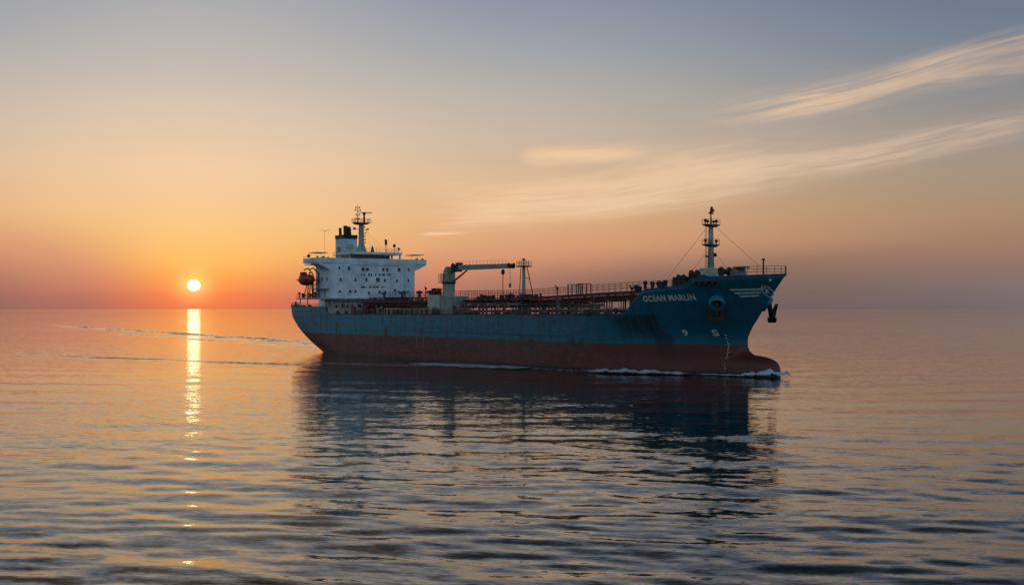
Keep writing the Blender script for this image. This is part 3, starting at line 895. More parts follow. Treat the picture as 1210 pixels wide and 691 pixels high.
# gear on the monkey island
MB().tube((-68, 4.72, 27.95), (-68, 4.72, 30.1), .10).lathe((-68, 4.72, 30.0), [(.18, 0), (.36, .15), (.36, 1.3), (.25, 1.6)], (0, 0, 1), 12).build('compass_post', M['dark'], ship)
MB().tube((-68, 7.35, 27.95), (-68, 7.35, 29.4), .07).lathe((-68, 7.35, 29.4), [(.15, 0), (.38, .12), (.42, .5), (.3, .9), (.1, 1.0)], (.2, 0, 1), 12).build('signal_lamp', M['dark'], ship)
MB().tube((-68, 8.75, 27.95), (-68, 8.75, 28.8), .07).lathe((-68.1, 8.6, 28.9), [(.05, 0), (.35, .1), (.5, .3), (.5, .34)], (1, .3, .3), 14).build('dish_antenna', M['mast'], ship)
MB().lathe((-70, 1.5, 27.95), [(.5, 0), (.5, .5), (.35, .7), (.35, 1.2), (.2, 1.5), (.1, 1.9)], (0, 0, 1), 14).build('magnetic_compass', M['rust'], ship)
for v, hgt in ((-.4, 1.9), (.35, 2.3), (3.4, 2.6), (5.9, 2.3), (6.6, 3.6), (2.6, 1.7)): MB().tube((-69.5, v, 27.95), (-69.5, v, 27.95 + hgt), .035, .015, 5).build('whip_antenna', M['rail'], ship)
aerial = MB().tube((-74, -11.3, 25), (-74, -11.3, 33.8), .05, .03, 5).tube((-74, -11.3, 33.7), (-74, -12.8, 34.3), .05, .02, 5).tube((-74, -11.3, 33.7), (-74, -9.5, 34.4), .05, .02, 5)
aerial.build('aerial_mast', M['rail'], ship)

# funnel
fn = MB().box(-82, -76.8, -4.35, .1, 22.0, 32.0).build('funnel', M['white'], ship, .12)
MB().box(-82.06, -76.74, -4.41, .16, 32.0, 33.1).build('funnel_cap', M['black'], fn)
for (u, v, r, hgt, mt) in ((-80.6, -3.4, .42, 2.2, 'black'), (-78.8, -2.6, .62, 2.75, 'black'), (-79.6, -1.1, .5, 2.6, 'rust'), (-77.8, -1.6, .3, 2.0, 'black')):
    MB().tube((u, v, 33.0), (u - .25, v, 33.0 + hgt), r, r * .95, 14).build('exhaust_pipe', M[mt], fn, smooth=False)
lv = MB()
for k in range(5): lv.box(-80.9, -78.3, -4.42, -4.36, 28.3 + k * .3, 28.45 + k * .3)
lv.build('louvre', M['dark'], fn)
lv = MB()
for k in range(4): lv.box(-76.79, -76.72, -3.4, -1.2, 29.2 + k * .3, 29.34 + k * .3)
lv.build('louvre', M['offwhite'], fn)
fl_ = railing(MB(), [(-82.6, -4.9, 27.3), (-76.5, -4.9, 27.3), (-76.5, .6, 27.3)], 1.0, 1.3, .03); fl_.box(-82.6, -76.5, -4.95, -4.4, 27.2, 27.3); fl_.build('funnel_gallery', M['rail'], fn)

# radar mast
MU, MV = -72, -1.0
rm = MB().prism([(MV - 1.4, 27.96), (MV + 1.5, 27.96), (MV + .62, 30.4), (MV + .5, 36.0), (MV - .5, 36.0), (MV - .62, 30.4)], 'x', MU - .6, MU + .6).build('radar_mast', M['mast'], ship, .05)
MB().prism([(MV - 2.5, 36.35), (MV - 1.2, 35.75), (MV + 1.2, 35.75), (MV + 2.6, 36.35)], 'x', MU - 1.3, MU + 1.3).build('platform', M['dark'], rm)
railing(MB(), [(MU + 1.2, MV - 2.4, 36.35), (MU + 1.2, MV + 2.5, 36.35), (MU - 1.2, MV + 2.5, 36.35), (MU - 1.2, MV - 2.4, 36.35), (MU + 1.2, MV - 2.4, 36.35)], 1.1, .9, .03).build('railing', M['rail'], rm)
MB().tube((MU, MV + .9, 36.3), (MU, MV + .9, 38.9), .32, .24, 8).box(MU - .35, MU + .35, MV + .55, MV + 1.25, 38.6, 39.05).build('radar_post', M['dark'], rm)
MB().box(MU - .12, MU + .12, MV - .6, MV + 3.3, 39.1, 39.3).build('radar_scanner', M['dark'], rm)
po = MB().tube((MU, MV - 1.1, 36.3), (MU, MV - 1.1, 41.3), .15, .07, 7)
for w, l in ((37.2, .5), (38.3, .5), (39.6, .8), (40.3, .55)):
    po.tube((MU, MV - 1.1 - l, w), (MU, MV - 1.1 + l, w + .1), .05, n=5)
    for s in (-1, 1): po.cbox((MU, MV - 1.1 + s * l, w + .25), (.22, .22, .45))
po.build('light_pole', M['dark'], rm)
for w, l0, l1 in ((34.4, -1.9, 1.9), (33.3, -.9, 1.3), (32.4, -.5, 1.1), (31.5, 0, 1.2), (30.6, 0, 1.2), (35.0, -.8, 1.0)):
    MB().tube((MU, MV + l0, w), (MU, MV + l1, w), .07, n=6).cbox((MU, MV + l1, w + .1), (.25, .35, .35)).build('mast_spar', M['dark'], rm)
MB().prism([(MV - 2.55, 34.2), (MV - 1.7, 34.35), (MV - 1.6, 34.95), (MV - 2.0, 34.8), (MV - 2.5, 35.1)], 'x', MU - .04, MU + .04).build('signal_flag', M['redmark'], rm)
MB().cbox((MU, MV + 2.1, 34.6), (.3, .5, .4)).build('side_light', M['redmark'], rm)
st_ = MB()
for dv in (2.2, 4.5, 6.5): st_.tube((MU, MV + 1.4, 34.4), (MU + 2.5, MV + dv, 28.2), .02, n=4)
st_.tube((MU, MV - 1.8, 34.4), (MU - 5, MV - 10.3, 33.9), .02, n=4)
st_.build('halyard', M['wire'], rm)
ld = MB()
for k in range(24): ld.tube((MU + .63, MV - .25, 28.2 + k * .32), (MU + .63, MV + .25, 28.2 + k * .32), .025, n=4)
ld.build('ladder', M['dark'], rm)

# boat deck gear: railings, davit, ventilators
railing(MB(), [(-65.8, -15.9, 15.0), (-77.2, -15.9, 15.0)], 1.05, 1.6, .035).build('railing', M['rail'], ship)
railing(MB(), [(-78.4, -15.9, 15.0), (-82.8, -15.9, 15.0), (-82.8, 15.9, 15.0)], 1.05, 1.6, .035).build('railing', M['rail'], ship)
railing(MB(), [(-62.0, -15.6, 12.4), (-72, -15.6, 12.4)], .9, 1.6, .035).build('railing', M['rail'], ship)
pb = [(u, -float(half(u, 12.6)), 12.72) for u in (-80, -84, -88, -91, -94, -96.2, -97.6, -98.4)]
railing(MB(), pb + [(-98.6, 6, 12.72)], 1.0, 1.4, .035).build('railing', M['rail'], ship)
MB().box(-97.2, -94.2, -11.6, -9.2, 12.3, 13.2).box(-96.0, -95.5, -10.9, -10.4, 13.2, 14.2).build('roller_fairlead', M['black'], ship, .1)
for (u, v, s_) in ((-93.8, -10.4, 1.0), (-92.6, -11.6, 1.1), (-95.2, -6.6, 1.1), (-94.9, -8.5, .8)):
    MB().tube((u, v, 12.3), (u, v, 12.9 + .35 * s_), .35, n=10).tube((u + .8, v, 12.3), (u + .8, v, 12.9 + .3 * s_), .35, n=10).box(u - .5, u + 1.3, v - .4, v + .4, 12.3, 12.5).build('mooring_bollard', M['black'], ship)
for (u, v, k) in ((-80, -15.3, 1.5), (-78.6, -15.4, 1.1), (-76.6, -14.8, 1.5), (-74.6, -15.3, 1.3), (-73.2, -14.6, 1.9), (-71.2, -15.3, 1.3), (-82.2, -15.4, 1.9)):
    MB().tube((u, v, 15.0), (u, v, 15 + k * .7), .16, n=8).lathe((u, v, 15 + k * .6), [(.2, 0), (.42, .1), (.42, .35), (.15, .55)], (0, 0, 1), 12).build('ventilator', M['rust' if k < 1.4 else 'dark'], ship)
BU, BV, BW = -76.0, -15.6, 20.2
for du in (-1.9, 1.9):
    MB().path([(BU + du - 2.6, BV + .6, 15.0), (BU + du * .6, BV + .5, 18.9)], .13, 7).path([(BU + du - .6, BV + 1.0, 15.0), (BU + du * .6, BV + .8, 18.9)], .15, 7).path([(BU + du, BV + 2.6, 15.0), (BU + du, BV + 2.5, 21.8), (BU + du, BV + .9, 23.4), (BU + du, BV - .3, 22.9)], .17, 7).tube((BU + du, BV - .1, 22.9), (BU + du, BV - .1, 21.9), .03, n=4).build('davit', M['rust'], ship)
MB().box(BU - 2.2, BU + 2.2, BV + 1.1, BV + 1.5, 18.7, 18.95).build('davit_beam', M['rust'], ship)

def lifeboat():
    root = bpy.data.objects.new('lifeboat', None); COL.objects.link(root)
    root.location = ship.matrix_basis @ Vector((BU, BV - .3, BW - 1.7)); root.rotation_euler = ship.rotation_euler; root.scale = (1.16, 1.32, 1.22)
    tag(root, 'orange red enclosed lifeboat hung in its davit beside the white house', 'lifeboat')
    # hull + canopy as lofted sections along x
    L = 3.2
    def sec(x):
        k = max(0.0, 1 - abs(x / L) ** 2.6) ** .5
        return k
    vs, fs = [], []
    xs = np.linspace(-L, L, 25); n = 20
    for x in xs:
        k = max(.06, sec(x)); lift = .55 * (abs(x) / L) ** 2.5
        for i in range(n):
            t = 2 * math.pi * i / n
            y = 1.32 * k * math.copysign(abs(math.cos(t)) ** .8, math.cos(t)); z = math.sin(t)
            z = 1.3 + lift * .3 + (z * 1.25 * (k ** .6) if z > 0 else z * (1.3 * k ** .8 - lift * .5))
            vs.append((x, y, z))
    for a in range(len(xs) - 1):
        for i in range(n):
            j = (i + 1) % n; fs.append((a * n + i, a * n + j, (a + 1) * n + j, (a + 1) * n + i))
    fs.append(tuple(range(n))); fs.append(tuple((len(xs) - 1) * n + i for i in range(n)))
    MB().add(vs, fs).build('boat_hull', M['orange'], root, smooth=True)
    MB().box(-2.75, 2.75, -1.38, 1.38, 1.22, 1.36).build('rubbing_band', M['dark'], root)
    MB().prism([(-2.5, 2.1), (-1.2, 2.1), (-1.4, 3.15), (-2.3, 3.1)], 'y', -.62, .62).build('steering_cupola', M['orange'], root, .08)
    for y in (-.64, .62): MB().box(-2.2, -1.55, y, y + .02, 2.55, 2.95).build('window', M['glass'], root)
    MB().box(-2.52, -2.48, -.45, .45, 2.5, 2.9).build('window', M['glass'], root)
    for x in (-1.9, 1.9): MB().tube((x, 0, 2.2), (x, 0, 2.75), .10).lathe((x, 0, 2.7), [(.1, 0), (.25, .08), (.25, .2), (.1, .3)], (0, 0, 1), 10).build('lifting_hook', M['rust'], root)
    for y in (-1, 1):
        g = MB()
        for k in range(7):
            x0 = -2.1 + k * .6
            g.path([(x0, y * 1.36, 1.25), (x0 + .3, y * 1.40, .98), (x0 + .6, y * 1.36, 1.25)], .03, 4)
        g.build('grab_line', M['rail'], root)
lifeboat()

# lower front of the house: doors, pipes, vents under the deck slab
for v, w_, mt in ((-9.2, 1.0, 'rust'), (-6.4, .8, 'redmark'), (-4.2, 1.1, 'rust'), (-1.5, .9, 'mast')):
    MB().box(UF - .34, UF - .27, v - w_ / 2, v + w_ / 2, 11.2, 13.4).build('door', M[mt], low)
for v in (-11.2, -7.8, -2.8, .6): MB().box(UF - .34, UF - .29, v - .3, v + .3, 12.4, 13.1).build('pane', M['glass'], low)
lp = MB()
for k in range(9): lp.tube((UF - .15, -12 + k * 1.45, 10.7), (UF - .15, -12 + k * 1.45, 14.7), .10, n=6)
lp.path([(UF + .1, -12.4, 14.1), (UF + .1, 6, 14.1)], .12).path([(UF + .1, -12.4, 12.0), (UF + .1, 6, 12.0)], .10)
lp.build('pipe', M['pipegrey'], ship)

# ------------------------------------------------------------------ cargo deck
def dw(u): return float(np.interp(u, [-60, 10, 49, 70], [0.35, 0.0, 1.05, 1.5]))       # sheer of the pipe decks
# pipe bridge: longitudinal cargo lines on goal-post frames
lines = [(-6.2, 13.35, .28, 'pipe'), (-5.3, 13.3, .24, 'pipegrey'), (-4.4, 13.35, .30, 'pipe'), (-3.4, 13.35, .26, 'pipe'), (-2.6, 13.3, .18, 'pipegrey'), (3.0, 13.35, .3, 'pipe'), (4.2, 13.35, .28, 'pipe'), (5.3, 13.3, .2, 'pipe')]
for v, w, r, mt in lines:
    mb = MB(); us = np.linspace(-60, 69, 40)
    mb.path([(u, v, w + dw(u)) for u in us], r, 8)
    for u in np.linspace(-54, 66, 16): mb.tube((u - .09, v, w + dw(u)), (u + .09, v, w + dw(u)), r * 1.5, n=10)
    mb.build('cargo_pipe', M[mt], ship)
for v, w, r, mt in ((-8.0, 11.5, .25, 'pipe'), (-7.0, 11.4, .2, 'pipegrey'), (-1.5, 11.45, .3, 'pipe'), (1.6, 11.5, .3, 'pipe'), (6.8, 11.5, .25, 'pipe')):
    mb = MB(); mb.path([(u, v, w + .2 * dw(u)) for u in np.linspace(-60, 68, 30)], r, 8); mb.build('deck_pipe', M[mt], ship)
for i, u in enumerate(np.concatenate([np.arange(-58, 16, 5.0), np.arange(20, 69, 6.4)])):
    t = 12.95 + dw(u); mb = MB()
    for v in (-6.9, 6.4): mb.box(u - .1, u + .1, v - .1, v + .1, 10.7, t)
    mb.box(u - .16, u + .16, -7.0, 6.5, t, t + .16)
    if i % 2: mb.tube((u, -6.8, 10.8), (u + 2.4, -6.8, t), .06)
    mb.build('pipe_support', M['pipe'], ship)
# raised catwalk on the centreline
cw = MB(); us = np.linspace(-58, 70.2, 34)
for a, b in zip(us, us[1:]):
    za, zb = 14.35 + dw(a), 14.35 + dw(b)
    cw.add([(a, -1.0, za), (b, -1.0, zb), (b, 1.0, zb), (a, 1.0, za), (a, -1.0, za + .22), (b, -1.0, zb + .22), (b, 1.0, zb + .22), (a, 1.0, za + .22)],
           [(3, 2, 1, 0), (4, 5, 6, 7), (0, 1, 5, 4), (2, 3, 7, 6)])
cw.build('catwalk', M['pipe'], ship)
cs_ = MB()
for u in np.arange(-56, 70, 8.0):
    for v in (-.9, .9): cs_.box(u - .08, u + .08, v - .08, v + .08, 10.75, 14.35 + dw(u))
cs_.build('catwalk_support', M['pipe'], ship)
cr_ = MB()
for s in (-.95, .95):
    for u in np.arange(-57, 70.1, 2.0): cr_.tube((u, s, 14.5 + dw(u)), (u, s, 16.0 + dw(u) + .3), .04, n=5)
    for k in (.75, 1.3, 1.8): cr_.path([(u, s, 14.5 + dw(u) + k) for u in us], .03, 5)
cr_.build('catwalk_railing', M['railred'], ship)
for v, w, r_ in ((-7.6, 12.75, .11), (-6.8, 13.75, .10), (-4.9, 13.95, .12), (-1.6, 13.7, .09), (4.8, 12.9, .12)):
    MB().path([(u, v, w + dw(u)) for u in np.linspace(-58, 68, 34)], r_, 6).build('deck_pipe', M['pipe'], ship)
rq = random.Random(11)
for k in range(40):
    u = rq.uniform(20, 67); v = rq.choice([-7.6, -6.8, -5.3, -3.4, 4.8]); t = 13.1 + dw(u) + rq.uniform(-.2, .7)
    MB().tube((u, v, 10.7), (u + rq.uniform(-.3, .6), v, t), rq.uniform(.05, .10), n=6).build('pipe_riser', M[rq.choice(['pipe', 'pipe', 'pipegrey'])], ship)
# hose-handling gantries on the catwalk
for u in (29.6, 33.4):
    g = MB()
    for du in (-.75, .75):
        for v in (-1.1, 1.1): g.box(u + du - .09, u + du + .09, v - .09, v + .09, 14.4 + dw(u), 16.75 + dw(u))
    g.box(u - .85, u + .85, -1.2, 1.2, 16.65 + dw(u), 16.8 + dw(u))
    g.build('access_arch', M['dark'], ship)
# monitors
for u, v, hgt in ((25.2, -1.4, 16.6), (-52.5, 9.0, 17.6), (45, 3.6, 16.3), (-30, 4, 16.2), (-44, -2, 16.4)):
    g = MB().tube((u, v, 10.7), (u, v, hgt), .16, n=8).lathe((u, v, hgt - .3), [(.25, 0), (.35, .2), (.3, .5)], (0, 0, 1), 10).tube((u - .9, v, hgt + .55), (u + .5, v, hgt - .1), .12, .16, 8)
    g.build('foam_monitor', M['redmark' if u == 25.2 else 'rust'], ship)

# manifold: transverse lines, valves, drip trays amidships
for i, u in enumerate(np.arange(2, 23, 1.4)):
    w = 12.6 + .35 * (i % 2)
    mb = MB().path([(u, -12.6, w), (u, 12.6, w)], .24 + .06 * (i % 3), 8)
    for s in (-1, 1): mb.tube((u, s * 12.4, w), (u, s * 12.65, w), .5, n=12).tube((u, s * 10.3, w), (u, s * 10.6, w), .46, n=10)
    mb.build('manifold_pipe', M['pipe' if i % 3 else 'pipegrey'], ship)
    vv = MB().tube((u, -9.2, w), (u, -9.2, w + 1.35), .12, n=6).lathe((u, -9.2, w + 1.3), [(.42, 0), (.46, .06), (.42, .12)], (0, 0, 1), 12).cbox((u, -9.2, w + .35), (.7, .7, .6))
    vv.build('valve', M['dark' if i % 2 else 'rust'], ship)
MB().box(.5, 23.5, -13.2, -9.8, 11.2, 11.7).build('drip_tray', M['pipe'], ship)
MB().box(.5, 23.5, 9.8, 13.2, 11.2, 11.7).build('drip_tray', M['pipe'], ship)
mp = MB().box(-4, 24, -8.8, -6.6, 14.05, 14.2)
for u in np.arange(-3, 24, 3.6): mp.box(u - .1, u + .1, -8.7, -8.5, 10.7, 14.05)
mp.build('manifold_platform', M['pipegrey'], ship)
railing(MB(), [(-4, -8.7, 14.2), (24, -8.7, 14.2)], 1.9, 1.3, .035).build('railing', M['railred'], ship)
rr = random.Random(3)
for k in range(34):
    u = rr.uniform(-1, 23); v = rr.uniform(-8.4, -2); r = rr.uniform(.2, .55); hgt = rr.uniform(.7, 1.6)
    MB().tube((u, v, 13.6), (u, v, 14.2 + hgt * .6), r, n=8).lathe((u, v, 14.2 + hgt * .6), [(r * 1.15, 0), (r * 1.2, .12), (r * .5, .3)], (0, 0, 1), 10).build('valve', M[rr.choice(['dark', 'rust', 'pipe', 'dark'])], ship)
for k in range(46):
    u = rr.uniform(-58, 66 if k % 3 == 0 else 18); v = rr.choice([-11.5, -10.2, -12.4, 9.5, 11]) + rr.uniform(-.5, .5); hgt = rr.uniform(.8, 2.0) if u < 18 else rr.uniform(.5, 1.2)
    g = MB().tube((u, v, 10.65), (u, v, 10.65 + hgt), rr.uniform(.12, .45), n=8).lathe((u, v, 10.6 + hgt), [(.3, 0), (.5, .12), (.45, .35), (.1, .5)], (0, 0, 1), 10)
    if k % 3 == 0: g.tube((u, v, 10.9), (u + 1.6, v, 10.9), .14, n=6).tube((u + 1.6, v, 10.65), (u + 1.6, v, 11.7), .14, n=6)
    g.build('tank_vent', M[rr.choice(['pipe', 'rust', 'pipegrey', 'dark', 'pipe'])], ship)
for k, (u, v) in enumerate([(a, b) for a in range(-52, 66, 14) for b in (-9.3,)]):
    MB().lathe((u, v, 10.65), [(1.1, 0), (1.1, .75), (.95, .85), (.95, .95), (.1, 1.05)], (0, 0, 1), 18).build('tank_hatch', M['pipe'], ship)

# dark red machinery forward of the house
pd = MB().box(-60.5, -44.5, -4.5, 12.5, 14.95, 15.15)
for u in np.arange(-60, -44, 3.0):
    for v in (-4.2, 4, 12): pd.box(u - .14, u + .14, v - .14, v + .14, 10.7, 14.95)
pd.build('pump_platform', M['pipe'], ship)
pg = MB().prism([(-4.5, 10.75), (-9.4, 10.75), (-4.5, 14.9)], 'x', -58, -55.5)
pg.build('sloping_duct', M['pipe'], ship)
MB().box(-57.5, -46, -3.5, 10.5, 10.75, 14.2).build('pump_room', M['pipe'], ship)
railing(MB(), [(-60.4, -4.4, 15.15), (-44.6, -4.4, 15.15), (-44.6, 12.4, 15.15)], 1.0, 1.5, .035).build('railing', M['rail'], ship)
for u, v, s_ in ((-51, 9.5, 1.1), (-48.5, 11, .8), (-53, 2, .9), (-56, -2, .8), (-47, 4, 1.0)):
    MB().lathe((u, v, 15.15), [(.4 * s_, 0), (.4 * s_, 1.0 * s_), (.9 * s_, 1.1 * s_), (.9 * s_, 1.5 * s_), (.2, 1.8 * s_)], (0, 0, 1), 14).build('mushroom_vent', M['dark'], ship)
MB().tube((-52.5, 9, 15.1), (-52.5, 9, 19.4), .05, .03, 5).build('whip_antenna', M['rail'], ship)
# side walkway with pale edge abreast of the pump platform
sw = MB().box(-32, -8, -14.2, -12.0, 11.95, 12.15)
for u in np.arange(-31, -8, 2.4): sw.box(u - .12, u + .12, -14.1, -13.8, 10.65, 11.95)
sw.build('side_walkway', M['cream'], ship)
railing(MB(), [(-44, -10.6, 10.7), (-33, -10.6, 10.7)], 1.2, 2.4, .04, 3).build('railing', M['railred'], ship)

# crane -----------------------------------------------------------------
CV = -9.5
def cp_(x, y, v=None): return on_v(x, y, CV if v is None else v)
c0 = cp_(530.3, 345)[0]
wj = cp_(530, 335.2)[1]; wt_ = cp_(530, 319.5)[1]
ped = MB().tube((c0, CV, 10.7), (c0, CV, wj), 1.55, 1.42, 24).build('crane_pedestal', M['crane'], ship)
for p in ped.data.polygons: p.use_smooth = len(p.vertices) == 4
MB().box(c0 - .2, c0 + 5.2, CV - 2.2, CV + 2.2, 10.7, cp_(540, 350)[1]).build('crane_base', M['crane'], ship, .06)
b0 = cp_(510.3, 350)[0]; b1 = cp_(524.5, 350)[0]
bx = MB().box(b0, b1, CV - 1.2, CV + 1.2, 10.7, cp_(518, 348.4)[1]).build('winch_house', M['cream'], ship, .06)
MB().box(b0 + 1.5, b0 + 3, CV - 1.26, CV - 1.203, 12.6, 14.0).build('door', M['offwhite'], bx)
top = cp_(518, 348.4)[1]
MB().lathe((b0 + 2.2, CV - .8, top + .6), [(.75, 0), (.75, .15), (.35, .2), (.35, 1.3), (.75, 1.35), (.75, 1.5)], (0, 1, 0), 16).box(b0 + .9, b0 + 1.2, CV - .6, CV + .6, top, top + 1.5).box(b0 + 3.4, b0 + 3.7, CV - .6, CV + .6, top, top + 1.4).box(b0 + .8, b0 + 4.0, CV - .7, CV + .7, top + 1.45, top + 1.6).build('hose_reel', M['rust'], ship)
crane = MB().lathe((c0, CV, wj), [(1.62, 0), (1.7, .12), (1.7, .4), (1.4, .45)], (0, 0, 1), 24).build('crane', M['dark'], ship)
MB().prism([(c0 - 1.25, wj + .45), (c0 + 1.2, wj + .45), (c0 + 1.15, wt_ + .6), (c0 + .5, wt_ + .9), (c0 - .7, wt_ - .2)], 'y', CV - 1.1, CV + 1.1).build('slewing_column', M['crane'], crane, .05)
jb, jt = cp_(529.6, 321.5), cp_(603.8, 313.4)
ja = cp_(538, 313.4); jm = cp_(538, 319.4)
jib = MB().prism([(jb[0], jb[1] - .45), (jm[0], jm[1]), (jt[0], jt[1] - .62), (jt[0], jt[1] + .35), (cp_(575, 312.4)[0], cp_(575, 312.2)[1]), (ja[0] + .6, ja[1]), (jb[0], jb[1] + .7)], 'y', CV - .62, CV + .62).build('jib', M['crane'], crane, .04)
jr = MB()
for u in np.linspace(ja[0] + 1.2, jt[0] - 1, 15):
    z = float(np.interp(u, [ja[0], jt[0]], [ja[1] + .05, jt[1] + .35]))
    jr.tube((u, CV - .6, z - .1), (u, CV - .6, z + .75), .028, n=4)
jr.tube((ja[0] + 1.2, CV - .6, ja[1] + .8), (jt[0] - 1, CV - .6, jt[1] + 1.1), .024, n=4)
jr.build('jib_railing', M['rail'], jib)
MB().lathe((jt[0] + .1, CV - .75, jt[1] - .1), [(.62, 0), (.62, .2), (.4, .25), (.4, 1.2), (.62, 1.25), (.62, 1.45)], (0, 1, 0), 14).build('sheave', M['dark'], jib)
e0, e1 = cp_(536, 332.6), cp_(551.5, 319.6)
MB().tube((e0[0], CV, e0[1]), (e1[0], CV, e1[1]), .22, .18, 10).build('luffing_ram', M['rust'], crane)
w0, w1 = cp_(536.8, 316), cp_(544.5, 309.2)
MB().lathe((w0[0] + .8, CV - .9, w1[1] - 1.2), [(.95, 0), (.95, .15), (.6, .2), (.6, 1.6), (.95, 1.65), (.95, 1.8)], (0, 1, 0), 16).cbox((w0[0] + 2.3, CV, w1[1] - 1.0), (1.1, 1.3, 1.6)).cbox((w0[0] + 1.4, CV, w1[1] - 2.0), (2.8, 1.0, .6)).build('hoist_winch', M['dark'], crane)
cb0 = cp_(521.3, 326)
kb = MB().box(cb0[0], c0 - 1.2, CV - .7, CV + .7, cp_(522, 334.2)[1], cp_(522, 333.6)[1] + .05)
railing(kb, [(cb0[0], CV - .7, cp_(522, 333.6)[1]), (cb0[0], CV + .7, cp_(522, 333.6)[1])], 2.0, .7, .04, 4)
railing(kb, [(cb0[0], CV - .7, cp_(522, 333.6)[1]), (c0 - 1.3, CV - .7, cp_(522, 333.6)[1])], 2.0, .7, .04, 4)
kb.build('service_platform', M['rust'], crane)
MB().box(c0 - .9, c0 + .1, CV - 1.16, CV - 1.103, wj + .8, wj + 2.2).build('cab_window', M['glass'], crane)
h0 = cp_(602.7, 316.5); h1 = cp_(602.7, 337)
MB().tube((h0[0], CV, h0[1]), (h0[0], CV, h1[1]), .05, n=5).cbox((h0[0], CV, h1[1]), (.4, .35, .9)).build('hook_rope', M['wire'], crane)

# lamp pole by the manifold
p0 = cp_(594.3, 341); p1 = cp_(594.3, 320)
MB().tube((p0[0], CV, 10.7), (p0[0], CV, p1[1]), .10, .08, 8).lathe((p0[0], CV, p1[1] - .9), [(.1, 0), (.4, .3), (.42, .9), (.1, 1.3)], (0, 0, 1), 12).build('lamp_post', M['dark'], ship)

# midship mast
CV = -2.0
m0 = cp_(619, 345)[0]; mt_ = cp_(619, 315.5)[1]; mb_ = cp_(619, 350)[1]
mm = MB().tube((m0, CV, mb_ - .2), (m0, CV, mt_), .42, .34, 14).build('midship_mast', M['mast'], ship)
MB().box(m0 - 1.0, m0 + 1.0, CV - 1, CV + 1, 10.7, mb_).build('mast_house', M['offwhite'], ship, .04)
MB().box(m0 - 1.45, m0 + 1.45, CV - 1.1, CV + 1.1, mt_, mt_ + .3).build('platform', M['dark'], mm)
railing(MB(), [(m0 - 1.4, CV - 1.05, mt_ + .3), (m0 + 1.4, CV - 1.05, mt_ + .3), (m0 + 1.4, CV + 1.05, mt_ + .3), (m0 - 1.4, CV + 1.05, mt_ + .3), (m0 - 1.4, CV - 1.05, mt_ + .3)], 1.0, .8, .035).build('railing', M['rail'], mm)
MB().tube((m0, CV, mt_), (m0, CV, mt_ + 1.6), .1).cbox((m0, CV, mt_ + 1.7), (.6, .5, .4)).build('mast_light', M['dark'], mm)
bl = cp_(630.5, 346); bk = cp_(622.5, 317)
MB().tube((m0 + 1.3, CV, mt_), (bl[0], CV, bl[1] - 1.2), .10, n=6).tube((m0 - 1.2, CV, mt_), (m0 - 1.9, CV, mb_), .08, n=6).tube((m0 + .2, CV, mt_ - 2.4), (m0 + 2.1, CV, mt_ - 2.6), .07, n=6).build('mast_brace', M['rust'], mm)
lm = MB()
for k in range(20): lm.tube((m0 - .25, CV - .5, mb_ + k * .32), (m0 + .25, CV - .5, mb_ + k * .32), .025, n=4)
lm.build('ladder', M['rail'], mm)

# main deck side railings
for s, n_ in ((-1, 'railing'), (1, 'railing')):
    for a, b in ((-60.8, -46), (-20.5, 64)):
        pts = [(u, s * (HB - .18), top_w(u) + .02) for u in np.linspace(a, b, max(2, int((b - a) / 6)))]
        railing(MB(), pts, 1.35, 2.6, .05, 3).build('railing', M['rail'], ship)
# mooring fittings along the side
for u in (-57, -52, -40, -18, 6, 22, 34, 47, 58):
    for s in (-1, 1):
        MB().tube((u - .5, s * 15.2, 10.6), (u - .5, s * 15.2, 11.6), .25, n=10).tube((u + .5, s * 15.2, 10.6), (u + .5, s * 15.2, 11.6), .25, n=10).box(u - 1, u + 1, s * 15.2 - .35, s * 15.2 + .35, 10.6, 10.8).build('mooring_bollard', M['dark'], ship)
for u, k in ((30.5, 1.0), (-22.5, 1.0), (56, .8)):
    MB().box(u - .9 * k, u + .9 * k, -16.1, -15.0, 10.75, 11.9 * 1.0).build('fairlead', M['dark'], ship, .1)

# ------------------------------------------------------------------ forecastle
# mooring winches and vents on the lower step
for (x, y, r, hgt) in ((752, 336.5, .55, .9), (762.5, 331.5, .4, 1.5), (771, 332.3, .45, 1.4), (779, 332, .6, 1.2), (786, 330.6, .5, 1.4), (756, 338, .4, .7), (783, 334.5, .7, .7)):
    v = -9.5; u, w = on_v(x, y, v)
    MB().tube((u, v, 15.3), (u, v, w - .45), r * .7, n=10).lathe((u, v, w - .75), [(r * .75, 0), (r * 1.05, .15), (r * 1.05, .5), (r * .4, .75)], (0, 0, 1), 14).build('mushroom_vent', M['dark'], ship)
for (x, y, r, ax) in ((799.5, 329.2, .34, 1), (804.8, 327.4, .55, 0), (810.4, 328.6, .36, 1), (820.5, 324.2, .85, 0), (828.5, 327.2, .5, 1)):
    v = -5.5; u, w = on_v(x, y, v)
    A = ((0, 1, 0), (1, .25, 0))[ax == 0]; p = Vector((u, v, w)) - Vector(A) * .7
    g = MB().lathe(p, [(r, 0), (r, .12), (r * .6, .18), (r * .62, 1.2), (r, 1.26), (r, 1.4)], A, 16).box(u - .5, u + .6, v - .6, v + .6, 15.3, w - r * .45)
    g.cbox((u + .75, v + .4, w - r * .2), (.5, .5, r * 1.1))
    g.build('mooring_winch', M['rust' if r > .8 else 'dark'], ship)
